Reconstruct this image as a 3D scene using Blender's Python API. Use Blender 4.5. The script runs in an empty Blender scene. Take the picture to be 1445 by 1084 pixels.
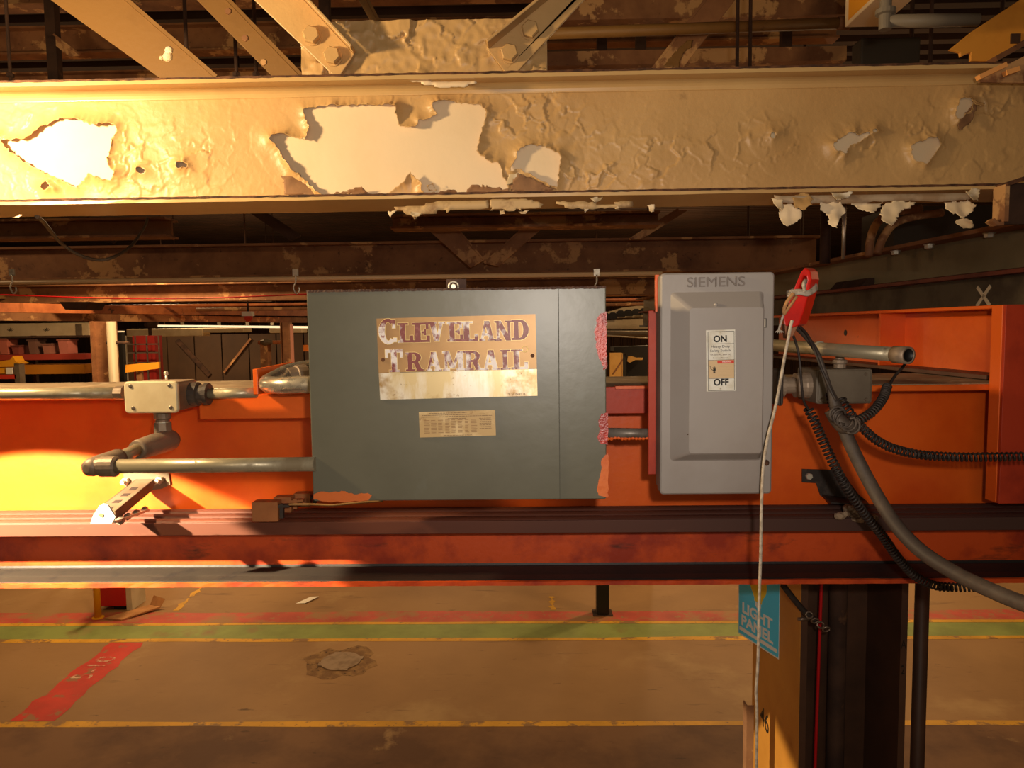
import bpy, bmesh, math, random
import numpy as np
from mathutils import Vector, Matrix, noise as mn

random.seed(7)
scn = bpy.context.scene
C = scn.collection

# ---------------------------------------------------------------- camera, light, exposure
W, H, F = 1445.0, 1084.0, 1040.0
EYE = Vector((0.0, 0.0, 4.0))
PITCH, YAW, ROLL = math.radians(4.3), math.radians(1.17), math.radians(0.71)
ROT = (Matrix.Rotation(YAW, 3, 'Z') @ Matrix.Rotation(math.pi / 2 - PITCH, 3, 'X') @ Matrix.Rotation(-ROLL, 3, 'Z'))
cam_data = bpy.data.cameras.new('camera')
cam = bpy.data.objects.new('camera', cam_data)
C.objects.link(cam)
cam.matrix_world = Matrix.Translation(EYE) @ ROT.to_4x4()
cam_data.sensor_width = 36.0
cam_data.lens = 36.0 * F / W
cam_data.clip_start = 0.05
cam_data.clip_end = 200
scn.camera = cam

scn.view_settings.view_transform = 'Standard'
scn.view_settings.look = 'None'
scn.view_settings.exposure = 0.0
scn.view_settings.gamma = 1.0
scn.view_settings.use_curve_mapping = False

world = bpy.data.worlds.new('hall_air')
scn.world = world
world.use_nodes = True
wb = world.node_tree.nodes['Background']
wb.inputs[0].default_value = (1.0, 0.66, 0.36, 1)
wb.inputs[1].default_value = 0.10


def lamp(name, kind, loc, energy, color, size=0.1, target=None, spread=None):
    d = bpy.data.lights.new(name, kind)
    d.energy = energy
    d.color = color
    if kind == 'AREA':
        d.shape = 'DISK'
        d.size = size
        if spread:
            d.spread = math.radians(spread)
    else:
        d.shadow_soft_size = size
    o = bpy.data.objects.new(name, d)
    C.objects.link(o)
    o.location = loc
    if target is not None:
        o.rotation_euler = (Vector(target) - Vector(loc)).to_track_quat('-Z', 'Y').to_euler()
    return o


SODIUM = (1.0, 0.72, 0.38)
# sodium high-bay just beyond the left edge of the frame, close to the roof beam and the girder
lamp('sodium_lamp', 'POINT', (-1.62, 1.42, 4.60), 120, SODIUM, 0.07)
# floodlight beyond the left edge, tipped down, whose beam cuts across the girder web
flood = lamp('flood_lamp', 'SPOT', (-1.75, 1.20, 4.02), 540, (1.0, 0.86, 0.58), 0.012, (-1.20, 2.06, 2.35))
flood.data.spot_size = math.radians(77.2)
flood.data.spot_blend = 0.06
# the photographer's flash, a hand above and beside the lens
lamp('camera_flash', 'AREA', (0.09, -0.03, 4.09), 5.6, (1.0, 0.89, 0.78), 0.05, (0.15, 2.0, 3.85), 105)
# added soft fill behind the camera, a little above the lens
lamp('fill_lamp', 'AREA', (-0.5, -2.2, 4.45), 14, (1.0, 0.76, 0.48), 1.0, (0.2, 2.0, 3.8))
# unseen downlights over the far floor, plus bare fill lamps added for the background
for k, (x, y, e) in enumerate(((-6, 11.5, 330), (4, 12.5, 330), (-2, 18, 330), (9, 19, 330), (-11, 22, 420), (5, 27, 420), (-4.0, 7.6, 150), (4.4, 7.4, 110))):
    lamp('hall_fill_lamp', 'AREA', (x, y, 5.3), e * 0.54, (1.0, 0.66, 0.33), 0.5, (x, y, 0))
for k, (x, y, e) in enumerate(((-5.5, 4.0, 60), (4.5, 4.4, 36), (-7, 12, 120), (6, 12, 120), (-9, 20, 200), (4, 22, 200), (2.2, 9.2, 34))):  # added fill that brightens the roof steel and the far crane
    lamp('hall_fill_lamp', 'POINT', (x, y, 5.2), e, (1.0, 0.62, 0.30), 0.12)


# ---------------------------------------------------------------- pixel of the photograph -> point on the plane Y = const
def P(px, py, Y):
    d = ROT @ Vector(((px - W / 2) / F, (H / 2 - py) / F, -1.0))
    return EYE + d * ((Y - EYE.y) / d.y)


def PX(px, py, X):
    d = ROT @ Vector(((px - W / 2) / F, (H / 2 - py) / F, -1.0))
    return EYE + d * ((X - EYE.x) / d.x)


def PZ(px, py, Z):
    d = ROT @ Vector(((px - W / 2) / F, (H / 2 - py) / F, -1.0))
    return EYE + d * ((Z - EYE.z) / d.z)


def zc(py, Y, px=722):
    return P(px, py, Y).z


def xc(px, Y, py=540):
    return P(px, py, Y).x


# ---------------------------------------------------------------- materials
def lin(c):
    def f(v):
        v /= 255.0
        return v / 12.92 if v <= 0.04045 else ((v + 0.055) / 1.055) ** 2.4
    return (f(c[0]), f(c[1]), f(c[2]), 1.0)


MATS = {}


def mat(name, base, rough=0.55, metal=0.0, layers=(), bump=None, spec=0.4, coat=0.0):
    """base colour, then layers of (colour, noise scale, low, high, (x, y, z) stretch, roughness or None, metallic or None)"""
    if name in MATS:
        return MATS[name]
    m = bpy.data.materials.new(name)
    m.use_nodes = True
    nt = m.node_tree
    N, L = nt.nodes, nt.links
    b = N['Principled BSDF']
    b.inputs['Roughness'].default_value = rough
    b.inputs['Metallic'].default_value = metal
    b.inputs['Specular IOR Level'].default_value = spec
    if coat:
        b.inputs['Coat Weight'].default_value = coat
        b.inputs['Coat Roughness'].default_value = 0.15
    b.inputs['Base Color'].default_value = lin(base)
    tc = N.new('ShaderNodeTexCoord')
    col = None
    rg = None
    mt = None
    for k, ly in enumerate(layers):
        ly = tuple(ly) + (None,) * (7 - len(ly))
        c, sc, lo, hi, st, r2, m2 = ly
        mp = N.new('ShaderNodeMapping')
        mp.inputs['Scale'].default_value = st or (1, 1, 1)
        mp.inputs['Location'].default_value = (k * 3.7, k * 1.3, k * 5.1)
        L.new(tc.outputs['Object'], mp.inputs['Vector'])
        nz = N.new('ShaderNodeTexNoise')
        nz.inputs['Scale'].default_value = sc
        nz.inputs['Detail'].default_value = 6
        nz.inputs['Roughness'].default_value = 0.62
        L.new(mp.outputs[0], nz.inputs['Vector'])
        mr = N.new('ShaderNodeMapRange')
        mr.inputs['From Min'].default_value = lo
        mr.inputs['From Max'].default_value = hi
        L.new(nz.outputs['Fac'], mr.inputs['Value'])
        mx = N.new('ShaderNodeMix')
        mx.data_type = 'RGBA'
        L.new(mr.outputs[0], mx.inputs['Factor'])
        if col is None:
            mx.inputs['A'].default_value = lin(base)
        else:
            L.new(col, mx.inputs['A'])
        mx.inputs['B'].default_value = lin(c)
        col = mx.outputs['Result']
        for which, val, start in (('r', r2, rough), ('m', m2, metal)):
            if val is None:
                continue
            mf = N.new('ShaderNodeMix')
            mf.data_type = 'FLOAT'
            L.new(mr.outputs[0], mf.inputs['Factor'])
            prev = rg if which == 'r' else mt
            if prev is None:
                mf.inputs['A'].default_value = start
            else:
                L.new(prev, mf.inputs['A'])
            mf.inputs['B'].default_value = val
            if which == 'r':
                rg = mf.outputs['Result']
            else:
                mt = mf.outputs['Result']
    if col is not None:
        L.new(col, b.inputs['Base Color'])
    if rg is not None:
        L.new(rg, b.inputs['Roughness'])
    if mt is not None:
        L.new(mt, b.inputs['Metallic'])
    if bump:
        bs, bd = bump[0], bump[1]
        mp = N.new('ShaderNodeMapping')
        if len(bump) > 2:
            mp.inputs['Scale'].default_value = bump[2]
        L.new(tc.outputs['Object'], mp.inputs['Vector'])
        nz = N.new('ShaderNodeTexNoise')
        nz.inputs['Scale'].default_value = bs
        nz.inputs['Detail'].default_value = 5
        L.new(mp.outputs[0], nz.inputs['Vector'])
        bp = N.new('ShaderNodeBump')
        bp.inputs['Distance'].default_value = bd
        bp.inputs['Strength'].default_value = 0.8
        L.new(nz.outputs['Fac'], bp.inputs['Height'])
        L.new(bp.outputs[0], b.inputs['Normal'])
    MATS[name] = m
    return m


def emit(name, color, strength):
    m = bpy.data.materials.new(name)
    m.use_nodes = True
    b = m.node_tree.nodes['Principled BSDF']
    b.inputs['Base Color'].default_value = lin(color)
    b.inputs['Emission Color'].default_value = lin(color)
    b.inputs['Emission Strength'].default_value = strength
    return m


# ---------------------------------------------------------------- mesh builder
class MB:
    def __init__(self):
        self.v = []
        self.f = []
        self.smooth = []

    def add(self, vs, fs, smooth=False):
        o = len(self.v)
        self.v += [Vector(p) for p in vs]
        self.f += [tuple(o + i for i in f) for f in fs]
        self.smooth += [smooth] * len(fs)
        return self

    def box(self, x0, x1, y0, y1, z0, z1):
        x0, x1 = min(x0, x1), max(x0, x1)
        y0, y1 = min(y0, y1), max(y0, y1)
        z0, z1 = min(z0, z1), max(z0, z1)
        vs = [(x0, y0, z0), (x1, y0, z0), (x1, y1, z0), (x0, y1, z0), (x0, y0, z1), (x1, y0, z1), (x1, y1, z1), (x0, y1, z1)]
        return self.add(vs, [(3, 2, 1, 0), (4, 5, 6, 7), (0, 1, 5, 4), (1, 2, 6, 5), (2, 3, 7, 6), (3, 0, 4, 7)])

    def rbox(self, x0, x1, y0, y1, z0, z1, r=0.006, seg=3):
        """box with the four corners seen from the front rounded and the front rim softened"""
        x0, x1 = min(x0, x1), max(x0, x1)
        z0, z1 = min(z0, z1), max(z0, z1)

        def ring(ins, y):
            out = []
            rr = max(r - ins, 0.0005)
            for (cx, cz, a0) in ((x1 - ins - rr, z1 - ins - rr, 0), (x0 + ins + rr, z1 - ins - rr, 90), (x0 + ins + rr, z0 + ins + rr, 180), (x1 - ins - rr, z0 + ins + rr, 270)):
                for k in range(seg + 1):
                    a = math.radians(a0 + 90.0 * k / seg)
                    out.append((cx + rr * math.cos(a), y, cz + rr * math.sin(a)))
            return out
        e = min(r * 0.45, 0.004)
        rings = [ring(0, y1), ring(0, y0 + e), ring(e * 0.3, y0 + e * 0.3), ring(e, y0)]
        n = len(rings[0])
        vs = [p for rg in rings for p in rg]
        fs = []
        for a in range(3):
            for k in range(n):
                k2 = (k + 1) % n
                fs.append((a * n + k, (a + 1) * n + k, (a + 1) * n + k2, a * n + k2))
        fs.append(tuple(range(3 * n + n - 1, 3 * n - 1, -1)))
        fs.append(tuple(range(n)))
        return self.add(vs, fs)

    def prism(self, pts, d):
        """pts: planar loop of points; d: extrusion vector"""
        n = len(pts)
        d = Vector(d)
        a = [Vector(p) for p in pts]
        b = [p + d for p in a]
        fs = [tuple(range(n)), tuple(range(2 * n - 1, n - 1, -1))]
        for k in range(n):
            k2 = (k + 1) % n
            fs.append((k, n + k, n + k2, k2))
        return self.add(a + b, fs)

    def tube(self, pts, r, n=12, caps=True, smooth=True):
        pts = [Vector(p) for p in pts]
        m = len(pts)
        rs = r if isinstance(r, (list, tuple)) else [r] * m
        tang = []
        for i in range(m):
            a = pts[max(i - 1, 0)]
            b = pts[min(i + 1, m - 1)]
            t = (b - a)
            tang.append(t.normalized() if t.length > 1e-9 else Vector((0, 0, 1)))
        t0 = tang[0]
        u = t0.orthogonal().normalized()
        vs, fs = [], []
        for i in range(m):
            t = tang[i]
            u = (u - t * u.dot(t))
            u = u.normalized() if u.length > 1e-6 else t.orthogonal().normalized()
            w = t.cross(u)
            for k in range(n):
                a = 2 * math.pi * k / n
                vs.append(pts[i] + (u * math.cos(a) + w * math.sin(a)) * rs[i])
        for i in range(m - 1):
            for k in range(n):
                k2 = (k + 1) % n
                fs.append((i * n + k, i * n + k2, (i + 1) * n + k2, (i + 1) * n + k))
        self.add(vs, fs, smooth)
        if caps:
            o = len(self.v) - len(vs)
            self.f.append(tuple(o + k for k in range(n - 1, -1, -1)))
            self.f.append(tuple(o + (m - 1) * n + k for k in range(n)))
            self.smooth += [False, False]
        return self

    def pipe(self, a, b, r, r_in, n=20):
        """open-ended hollow pipe"""
        a, b = Vector(a), Vector(b)
        t = (b - a).normalized()
        u = t.orthogonal().normalized()
        w = t.cross(u)
        vs = []
        for (c, rr) in ((a, r), (b, r), (b, r_in), (a, r_in)):
            for k in range(n):
                q = 2 * math.pi * k / n
                vs.append(c + (u * math.cos(q) + w * math.sin(q)) * rr)
        fs = []
        for g in range(4):
            g2 = (g + 1) % 4
            for k in range(n):
                k2 = (k + 1) % n
                fs.append((g * n + k, g * n + k2, g2 * n + k2, g2 * n + k))
        return self.add(vs, fs, True)

    def bar(self, a, b, w, h, up=(0, 0, 1)):
        """rectangular bar from a to b, w across, h along up"""
        a, b = Vector(a), Vector(b)
        t = (b - a).normalized()
        up = Vector(up)
        s = t.cross(up).normalized()
        u = s.cross(t).normalized()
        vs = []
        for c in (a, b):
            for (i, j) in ((-1, -1), (1, -1), (1, 1), (-1, 1)):
                vs.append(c + s * (i * w / 2) + u * (j * h / 2))
        return self.add(vs, [(3, 2, 1, 0), (4, 5, 6, 7), (0, 1, 5, 4), (1, 2, 6, 5), (2, 3, 7, 6), (3, 0, 4, 7)])

    def profile_x(self, prof, x0, x1, steps=1, wob=0.0):
        """closed (y, z) profile swept along X"""
        n = len(prof)
        vs, fs = [], []
        for i in range(steps + 1):
            x = x0 + (x1 - x0) * i / steps
            for (y, z) in prof:
                vs.append((x, y + (random.uniform(-wob, wob) if wob else 0), z + (random.uniform(-wob, wob) if wob else 0)))
        for i in range(steps):
            for k in range(n):
                k2 = (k + 1) % n
                fs.append((i * n + k, (i + 1) * n + k, (i + 1) * n + k2, i * n + k2))
        fs.append(tuple(range(n)))
        fs.append(tuple(range((steps + 1) * n - 1, steps * n - 1, -1)))
        return self.add(vs, fs)

    def profile_y(self, prof, y0, y1):
        """closed (x, z) profile swept along Y"""
        n = len(prof)
        vs = [(x, y0, z) for x, z in prof] + [(x, y1, z) for x, z in prof]
        fs = [(k, (k + 1) % n, n + (k + 1) % n, n + k) for k in range(n)]
        fs += [tuple(range(n - 1, -1, -1)), tuple(range(n, 2 * n))]
        return self.add(vs, fs)

    def profile_z(self, prof, z0, z1):
        n = len(prof)
        vs = [(x, y, z0) for x, y in prof] + [(x, y, z1) for x, y in prof]
        fs = [(k, (k + 1) % n, n + (k + 1) % n, n + k) for k in range(n)]
        fs += [tuple(range(n - 1, -1, -1)), tuple(range(n, 2 * n))]
        return self.add(vs, fs)

    def lathe(self, c, axis, prof, n=20):
        """prof: list of (distance along axis, radius)"""
        c = Vector(c)
        t = Vector(axis).normalized()
        u = t.orthogonal().normalized()
        w = t.cross(u)
        vs, fs = [], []
        for (d, r) in prof:
            for k in range(n):
                q = 2 * math.pi * k / n
                vs.append(c + t * d + (u * math.cos(q) + w * math.sin(q)) * max(r, 1e-4))
        m = len(prof)
        for i in range(m - 1):
            for k in range(n):
                k2 = (k + 1) % n
                fs.append((i * n + k, i * n + k2, (i + 1) * n + k2, (i + 1) * n + k))
        self.add(vs, fs, False)
        o = len(self.v) - len(vs)
        self.f.append(tuple(o + k for k in range(n - 1, -1, -1)))
        self.f.append(tuple(o + (m - 1) * n + k for k in range(n)))
        self.smooth += [False, False]
        return self

    def hexnut(self, c, axis, r, h):
        return self.lathe(c, axis, [(0, r), (h * 0.8, r), (h, r * 0.86)], 6)


def ROOTLOC(o):
    return Vector(o['_loc']) if '_loc' in o else Vector(o.location)


def world_loc(o):
    p = Vector(o.location)
    while o.parent:
        o = o.parent
        p = p + Vector(o.location)
    return p


def obj(name, mb, m, parent=None, bevel=0.0, label=None):
    """one mesh object; its vertices are given in world space"""
    me = bpy.data.meshes.new(name)
    vs = mb.v
    if parent is not None:
        org = world_loc(parent)
    else:
        lo = Vector((min(p.x for p in vs), min(p.y for p in vs), min(p.z for p in vs)))
        hi = Vector((max(p.x for p in vs), max(p.y for p in vs), max(p.z for p in vs)))
        org = Vector(((lo.x + hi.x) / 2, (lo.y + hi.y) / 2, lo.z))
    me.from_pydata([tuple(p - org) for p in vs], [], mb.f)
    me.update()
    for p, s in zip(me.polygons, mb.smooth):
        p.use_smooth = s
    bm = bmesh.new()
    bm.from_mesh(me)
    bmesh.ops.recalc_face_normals(bm, faces=bm.faces)
    bm.to_mesh(me)
    bm.free()
    if m is not None:
        me.materials.append(m)
    o = bpy.data.objects.new(name, me)
    C.objects.link(o)
    if parent is not None:
        o.parent = parent
    else:
        o.location = org
    if bevel:
        bv = o.modifiers.new('bevel', 'BEVEL')
        bv.width = bevel
        bv.segments = 2
        bv.limit_method = 'ANGLE'
        bv.angle_limit = math.radians(40)
    if label:
        o['label'] = label
    return o


def tag(o, label, cat, group=None):
    o['label'] = label
    o['category'] = cat
    if group:
        o['group'] = group
    return o


def thing(name, label, cat, loc, group=None):
    o = bpy.data.objects.new(name, None)
    C.objects.link(o)
    o.location = Vector(loc)
    o.empty_display_size = 0.05
    return tag(o, label, cat, group)


def struct(o):
    o['kind'] = 'structure'
    return o


def stuff(o):
    o['kind'] = 'stuff'
    return o


def text_mesh(s, size, frame, depth=0.0006, align='CENTER', offset=0.0, sx=1.0):
    """text as an MB; frame(u, v, d) maps text-plane coordinates to world"""
    cu = bpy.data.curves.new('t', 'FONT')
    cu.body = s
    cu.size = size
    cu.align_x = align
    cu.align_y = 'CENTER'
    cu.extrude = depth / 2
    cu.offset = offset
    cu.resolution_u = 4
    to = bpy.data.objects.new('t', cu)
    C.objects.link(to)
    dg = bpy.context.evaluated_depsgraph_get()
    me = bpy.data.meshes.new_from_object(to.evaluated_get(dg))
    mb = MB()
    mb.add([frame(v.co.x * sx, v.co.y, v.co.z + depth / 2) for v in me.vertices], [tuple(p.vertices) for p in me.polygons])
    bpy.data.objects.remove(to)
    bpy.data.curves.remove(cu)
    bpy.data.meshes.remove(me)
    return mb


def front(cx, y, cz, ang=0.0):
    """frame of a plane facing the camera (-Y)"""
    ca, sa = math.cos(ang), math.sin(ang)
    return lambda u, v, d: Vector((cx + u * ca - v * sa, y - d, cz + u * sa + v * ca))


def spline(pts, n=8):
    """Catmull-Rom through the points"""
    pts = [Vector(p) for p in pts]
    q = [pts[0] * 2 - pts[1]] + pts + [pts[-1] * 2 - pts[-2]]
    out = []
    for i in range(1, len(q) - 2):
        p0, p1, p2, p3 = q[i - 1], q[i], q[i + 1], q[i + 2]
        for k in range(n):
            t = k / n
            out.append(0.5 * ((2 * p1) + (p2 - p0) * t + (2 * p0 - 5 * p1 + 4 * p2 - p3) * t * t + (3 * p1 - p0 - 3 * p2 + p3) * t ** 3))
    out.append(pts[-1])
    return out


def helix(path, r, pitch, per=10):
    """coil around a densely sampled path"""
    path = [Vector(p) for p in path]
    s = [0.0]
    for a, b in zip(path, path[1:]):
        s.append(s[-1] + (b - a).length)
    total = s[-1]
    n = int(total / pitch * per)
    out = []
    u = (path[1] - path[0]).orthogonal().normalized()
    j = 0
    for i in range(n + 1):
        d = total * i / n
        while j < len(path) - 2 and s[j + 1] < d:
            j += 1
        f = (d - s[j]) / max(s[j + 1] - s[j], 1e-9)
        c = path[j].lerp(path[j + 1], f)
        t = (path[j + 1] - path[j]).normalized()
        u = (u - t * u.dot(t)).normalized()
        w = t.cross(u)
        a = 2 * math.pi * i / per
        out.append(c + (u * math.cos(a) + w * math.sin(a)) * r)
    return out


def copy_tree(o, dloc, label=None, parent=None):
    c = o.copy()
    C.objects.link(c)
    if parent is not None:
        c.parent = parent
    else:
        c.location = Vector(o.location) + Vector(dloc)
    if label:
        c['label'] = label
    for ch in list(o.children):
        copy_tree(ch, (0, 0, 0), None, c)
    return c


# ---------------------------------------------------------------- the palette
M_tan = mat('tan_beam_paint', (202, 164, 110), 0.40, layers=[((184, 144, 92), 2.2, 0.4, 0.75), ((150, 116, 76), 9, 0.66, 0.8, (1, 1, 1)), ((120, 90, 60), 60, 0.70, 0.78)], bump=(70, 0.0012))
M_tan_flange = mat('tan_flange_paint', (208, 172, 116), 0.27, layers=[((190, 150, 98), 2.2, 0.4, 0.75), ((150, 116, 76), 9, 0.68, 0.8)], spec=0.6)
M_pale = mat('pale_undercoat', (238, 214, 178), 0.55, layers=[((226, 200, 160), 3, 0.4, 0.8)], bump=(50, 0.0006))
M_flake = mat('peeled_flake', (214, 190, 150), 0.6, layers=[((236, 222, 200), 14, 0.5, 0.6)])
M_rust_edge = mat('rusty_edge', (104, 66, 42), 0.8, layers=[((60, 36, 24), 30, 0.4, 0.6)], bump=(120, 0.001))
M_brown = mat('brown_roof_steel', (150, 104, 68), 0.7, layers=[((110, 70, 46), 4, 0.4, 0.7), ((196, 150, 100), 3.2, 0.57, 0.60), ((60, 40, 30), 25, 0.62, 0.75)], bump=(40, 0.001))
M_dark_steel = mat('sooty_roof_steel', (74, 50, 36), 0.85, layers=[((50, 32, 24), 5, 0.4, 0.6), ((110, 76, 50), 9, 0.62, 0.72)])
M_ochre = mat('ochre_steel_paint', (216, 168, 92), 0.5, layers=[((196, 144, 70), 3, 0.45, 0.7), ((110, 74, 40), 40, 0.70, 0.78)], bump=(60, 0.0008))
M_orange = mat('orange_girder_paint', (230, 100, 26), 0.34, layers=[((210, 78, 18), 3, 0.45, 0.7), ((150, 48, 18), 45, 0.72, 0.8)], bump=(60, 0.0006), spec=0.5)
M_orange_worn_shaded = mat('worn_shaded_orange_paint', (208, 78, 24), 0.55, layers=[((160, 50, 22), 6, 0.45, 0.62), ((70, 38, 26), 14, 0.60, 0.72, (0.3, 1, 1))], bump=(60, 0.001))
M_red_paint = mat('red_oxide_plate', (178, 56, 26), 0.5, layers=[((150, 42, 20), 5, 0.45, 0.6)], bump=(60, 0.0006))
M_grease = mat('greasy_black_rail', (54, 45, 38), 0.5, layers=[((44, 37, 31), 5, 0.45, 0.7, (0.15, 1, 1)), ((36, 30, 30), 18, 0.55, 0.7)], bump=(70, 0.0008))
M_dust_top = mat('dusty_flange_top', (176, 150, 118), 0.9, layers=[((140, 112, 84), 8, 0.4, 0.65), ((200, 176, 146), 20, 0.58, 0.7)], bump=(90, 0.001))
M_pink_bar = mat('dusty_conductor_cover', (102, 54, 36), 0.6, layers=[((88, 46, 32), 5, 0.4, 0.7, (0.2, 1, 1)), ((120, 76, 56), 22, 0.62, 0.75, (0.3, 1, 1))])
M_conduit = mat('galvanised_conduit', (186, 174, 146), 0.36, 0.55, layers=[((140, 124, 96), 9, 0.5, 0.66, None, 0.7, 0.1), ((100, 82, 62), 40, 0.62, 0.74, None, 0.85, 0.0)], bump=(50, 0.0005))
M_fitting = mat('cast_conduit_fitting', (160, 140, 120), 0.5, 0.35, layers=[((124, 106, 90), 10, 0.45, 0.65)], bump=(80, 0.0008))
M_boxpaint = mat('beige_enamel', (214, 196, 158), 0.42, layers=[((190, 168, 128), 6, 0.5, 0.75), ((120, 96, 68), 50, 0.74, 0.8)], bump=(40, 0.0003))
M_boxside = mat('brown_dusty_enamel', (150, 122, 96), 0.6, layers=[((116, 90, 70), 8, 0.45, 0.65)])
M_bracket = mat('dusty_bracket_steel', (124, 100, 76), 0.6, layers=[((104, 82, 60), 9, 0.45, 0.65)])
M_screw = mat('old_steel_screw', (140, 124, 110), 0.4, 0.8)
M_zinc = mat('zinc_plated_steel', (214, 206, 188), 0.38, 0.55, layers=[((170, 150, 120), 12, 0.55, 0.7)])
M_cab = mat('green_grey_enamel', (101, 99, 84), 0.36, layers=[((90, 88, 74), 3.0, 0.42, 0.7), ((112, 115, 106), 5, 0.60, 0.76), ((78, 72, 60), 22, 0.68, 0.8)], bump=(26, 0.0005), spec=0.45)
M_cab_top = mat('rusted_cabinet_rim', (96, 70, 56), 0.8, layers=[((70, 48, 40), 20, 0.4, 0.6)])
M_redgloss = mat('red_lead_blotch', (190, 52, 34), 0.36, layers=[((150, 44, 36), 30, 0.45, 0.55), ((214, 170, 160), 120, 0.66, 0.70)], bump=(160, 0.002), spec=0.6)
M_orange_smear = mat('orange_smear', (212, 108, 46), 0.5, layers=[((190, 84, 36), 12, 0.45, 0.6)], bump=(60, 0.001))
M_brass = mat('brown_brass_plate', (172, 134, 86), 0.42, 0.25, layers=[((150, 112, 70), 5, 0.45, 0.7), ((110, 80, 54), 40, 0.66, 0.74)], bump=(30, 0.0003))
M_tinplate = mat('worn_bright_plate', (212, 190, 142), 0.34, 0.3, layers=[((236, 228, 212), 7, 0.48, 0.6, (1.6, 1, .5), 0.3, 0.3), ((176, 142, 92), 9, 0.56, 0.66), ((120, 84, 52), 70, 0.66, 0.72)])
M_letter = mat('maroon_letters_with_glint', (132, 62, 58), 0.42, layers=[((236, 226, 222), 10, 0.47, 0.53, (1.2, 1, 1)), ((150, 84, 80), 80, 0.55, 0.62)])  # white noise patches are the metal's glint, painted into the worn maroon
M_gold = mat('pale_gold_edge', (240, 214, 140), 0.4, 0.1)
M_label_paper = mat('aged_rating_plate', (190, 158, 106), 0.5, layers=[((214, 186, 136), 16, 0.5, 0.62), ((150, 112, 66), 30, 0.62, 0.7)])
M_ink = mat('brown_print', (92, 66, 46), 0.6)
M_inkfade = mat('faded_print', (150, 116, 76), 0.6)
M_siem = mat('grey_powder_coat', (152, 144, 138), 0.42, layers=[((140, 130, 123), 3, 0.45, 0.7), ((120, 100, 82), 7, 0.68, 0.82), ((100, 76, 60), 70, 0.75, 0.8)], bump=(60, 0.0003), spec=0.45)
M_white_label = mat('silver_white_label', (222, 218, 206), 0.4, layers=[((204, 196, 178), 30, 0.5, 0.65)])
M_tan_label = mat('tan_label_panel', (206, 176, 134), 0.5)
M_black = mat('black_print', (26, 22, 20), 0.5)
M_label_red = mat('red_print', (206, 58, 38), 0.5)
M_handle = mat('red_vinyl_handle', (224, 34, 22), 0.36, layers=[((190, 24, 18), 8, 0.5, 0.65)], spec=0.5)
M_handle_base = mat('brown_handle_stem', (150, 100, 72), 0.6)
M_rope = mat('grey_white_cotton_rope', (188, 174, 156), 0.9, layers=[((150, 134, 116), 60, 0.45, 0.6)], bump=(300, 0.001))
M_rubber = mat('dusty_black_rubber', (64, 54, 48), 0.6, layers=[((92, 78, 66), 14, 0.45, 0.7)], bump=(80, 0.0006))
M_rubber2 = mat('black_cord_rubber', (46, 38, 34), 0.6, layers=[((74, 62, 54), 40, 0.5, 0.7)])
M_jbox_dark = mat('dull_grey_box', (112, 100, 84), 0.55, layers=[((90, 78, 64), 6, 0.4, 0.7)], bump=(50, 0.0005))
M_runway = mat('olive_grey_runway_paint', (134, 122, 92), 0.55, layers=[((112, 98, 70), 2, 0.4, 0.7), ((80, 64, 46), 20, 0.66, 0.78)], bump=(50, 0.0008))
M_runway_low = mat('dark_runway_rail', (92, 82, 64), 0.6, layers=[((64, 52, 42), 6, 0.45, 0.65)])
M_maroon = mat('maroon_flange_paint', (128, 66, 50), 0.6, layers=[((100, 48, 38), 6, 0.4, 0.65), ((170, 100, 76), 18, 0.66, 0.74, (1, .3, 1))])
M_chalk = mat('white_chalk', (226, 208, 176), 0.9)
M_col_amber = mat('amber_column_paint', (206, 142, 58), 0.5, layers=[((188, 122, 44), 3, 0.4, 0.7)], bump=(50, 0.0005))
M_col_dark = mat('dark_brown_column_paint', (84, 56, 40), 0.55, layers=[((60, 40, 30), 4, 0.4, 0.7)])
M_sign_blue = mat('sky_blue_sign', (84, 212, 255), 0.35)
M_white = mat('white_sign_print', (240, 240, 234), 0.4)
M_yellow = mat('yellow_sign_print', (238, 204, 60), 0.4)
M_redcable = mat('red_cable_jacket', (200, 24, 30), 0.4)
M_floor = mat('worn_brown_floor', (158, 120, 76), 0.62, layers=[((140, 104, 64), 0.35, 0.42, 0.62), ((172, 138, 92), 0.9, 0.56, 0.72), ((100, 70, 42), 2.4, 0.62, 0.78, (0.35, 2.2, 1)), ((92, 64, 38), 9, 0.66, 0.76, (0.4, 1.4, 1))], bump=(14, 0.002))
# ================================================================ the hall: floor, far wall, roof
fl = MB()
fl.add([(-26, -3, 0), (30, -3, 0), (30, 46, 0), (-26, 46, 0), (-26, -3, -0.1), (30, -3, -0.1), (30, 46, -0.1), (-26, 46, -0.1)],
       [(0, 1, 2, 3), (7, 6, 5, 4), (0, 4, 5, 1), (1, 5, 6, 2), (2, 6, 7, 3), (3, 7, 4, 0)])
floor = struct(obj('floor', fl, M_floor))


def worn(name, c, wear, lo, hi, sc=3.0, stretch=(1, 1, 1), rough=0.6):
    """floor paint worn through to the concrete"""
    return mat(name, c, rough, layers=[(tuple(int(v * 0.82) for v in c), 1.5, 0.4, 0.7), (wear, sc, lo, hi, stretch), (wear, sc * 7, lo + 0.06, hi + 0.05, stretch)], bump=(14, 0.001))


M_line_y = worn('worn_yellow_line_paint', (222, 164, 44), (142, 106, 64), 0.56, 0.62, 3.0)
M_band_g = worn('green_walkway_paint', (142, 152, 78), (140, 112, 70), 0.60, 0.72, 1.6)
M_band_r = worn('faded_red_walkway_paint', (196, 84, 66), (158, 116, 74), 0.50, 0.62, 1.6)
M_stripe_r = worn('red_floor_stripe_paint', (206, 58, 42), (150, 104, 70), 0.57, 0.63, 4.0)


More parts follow.
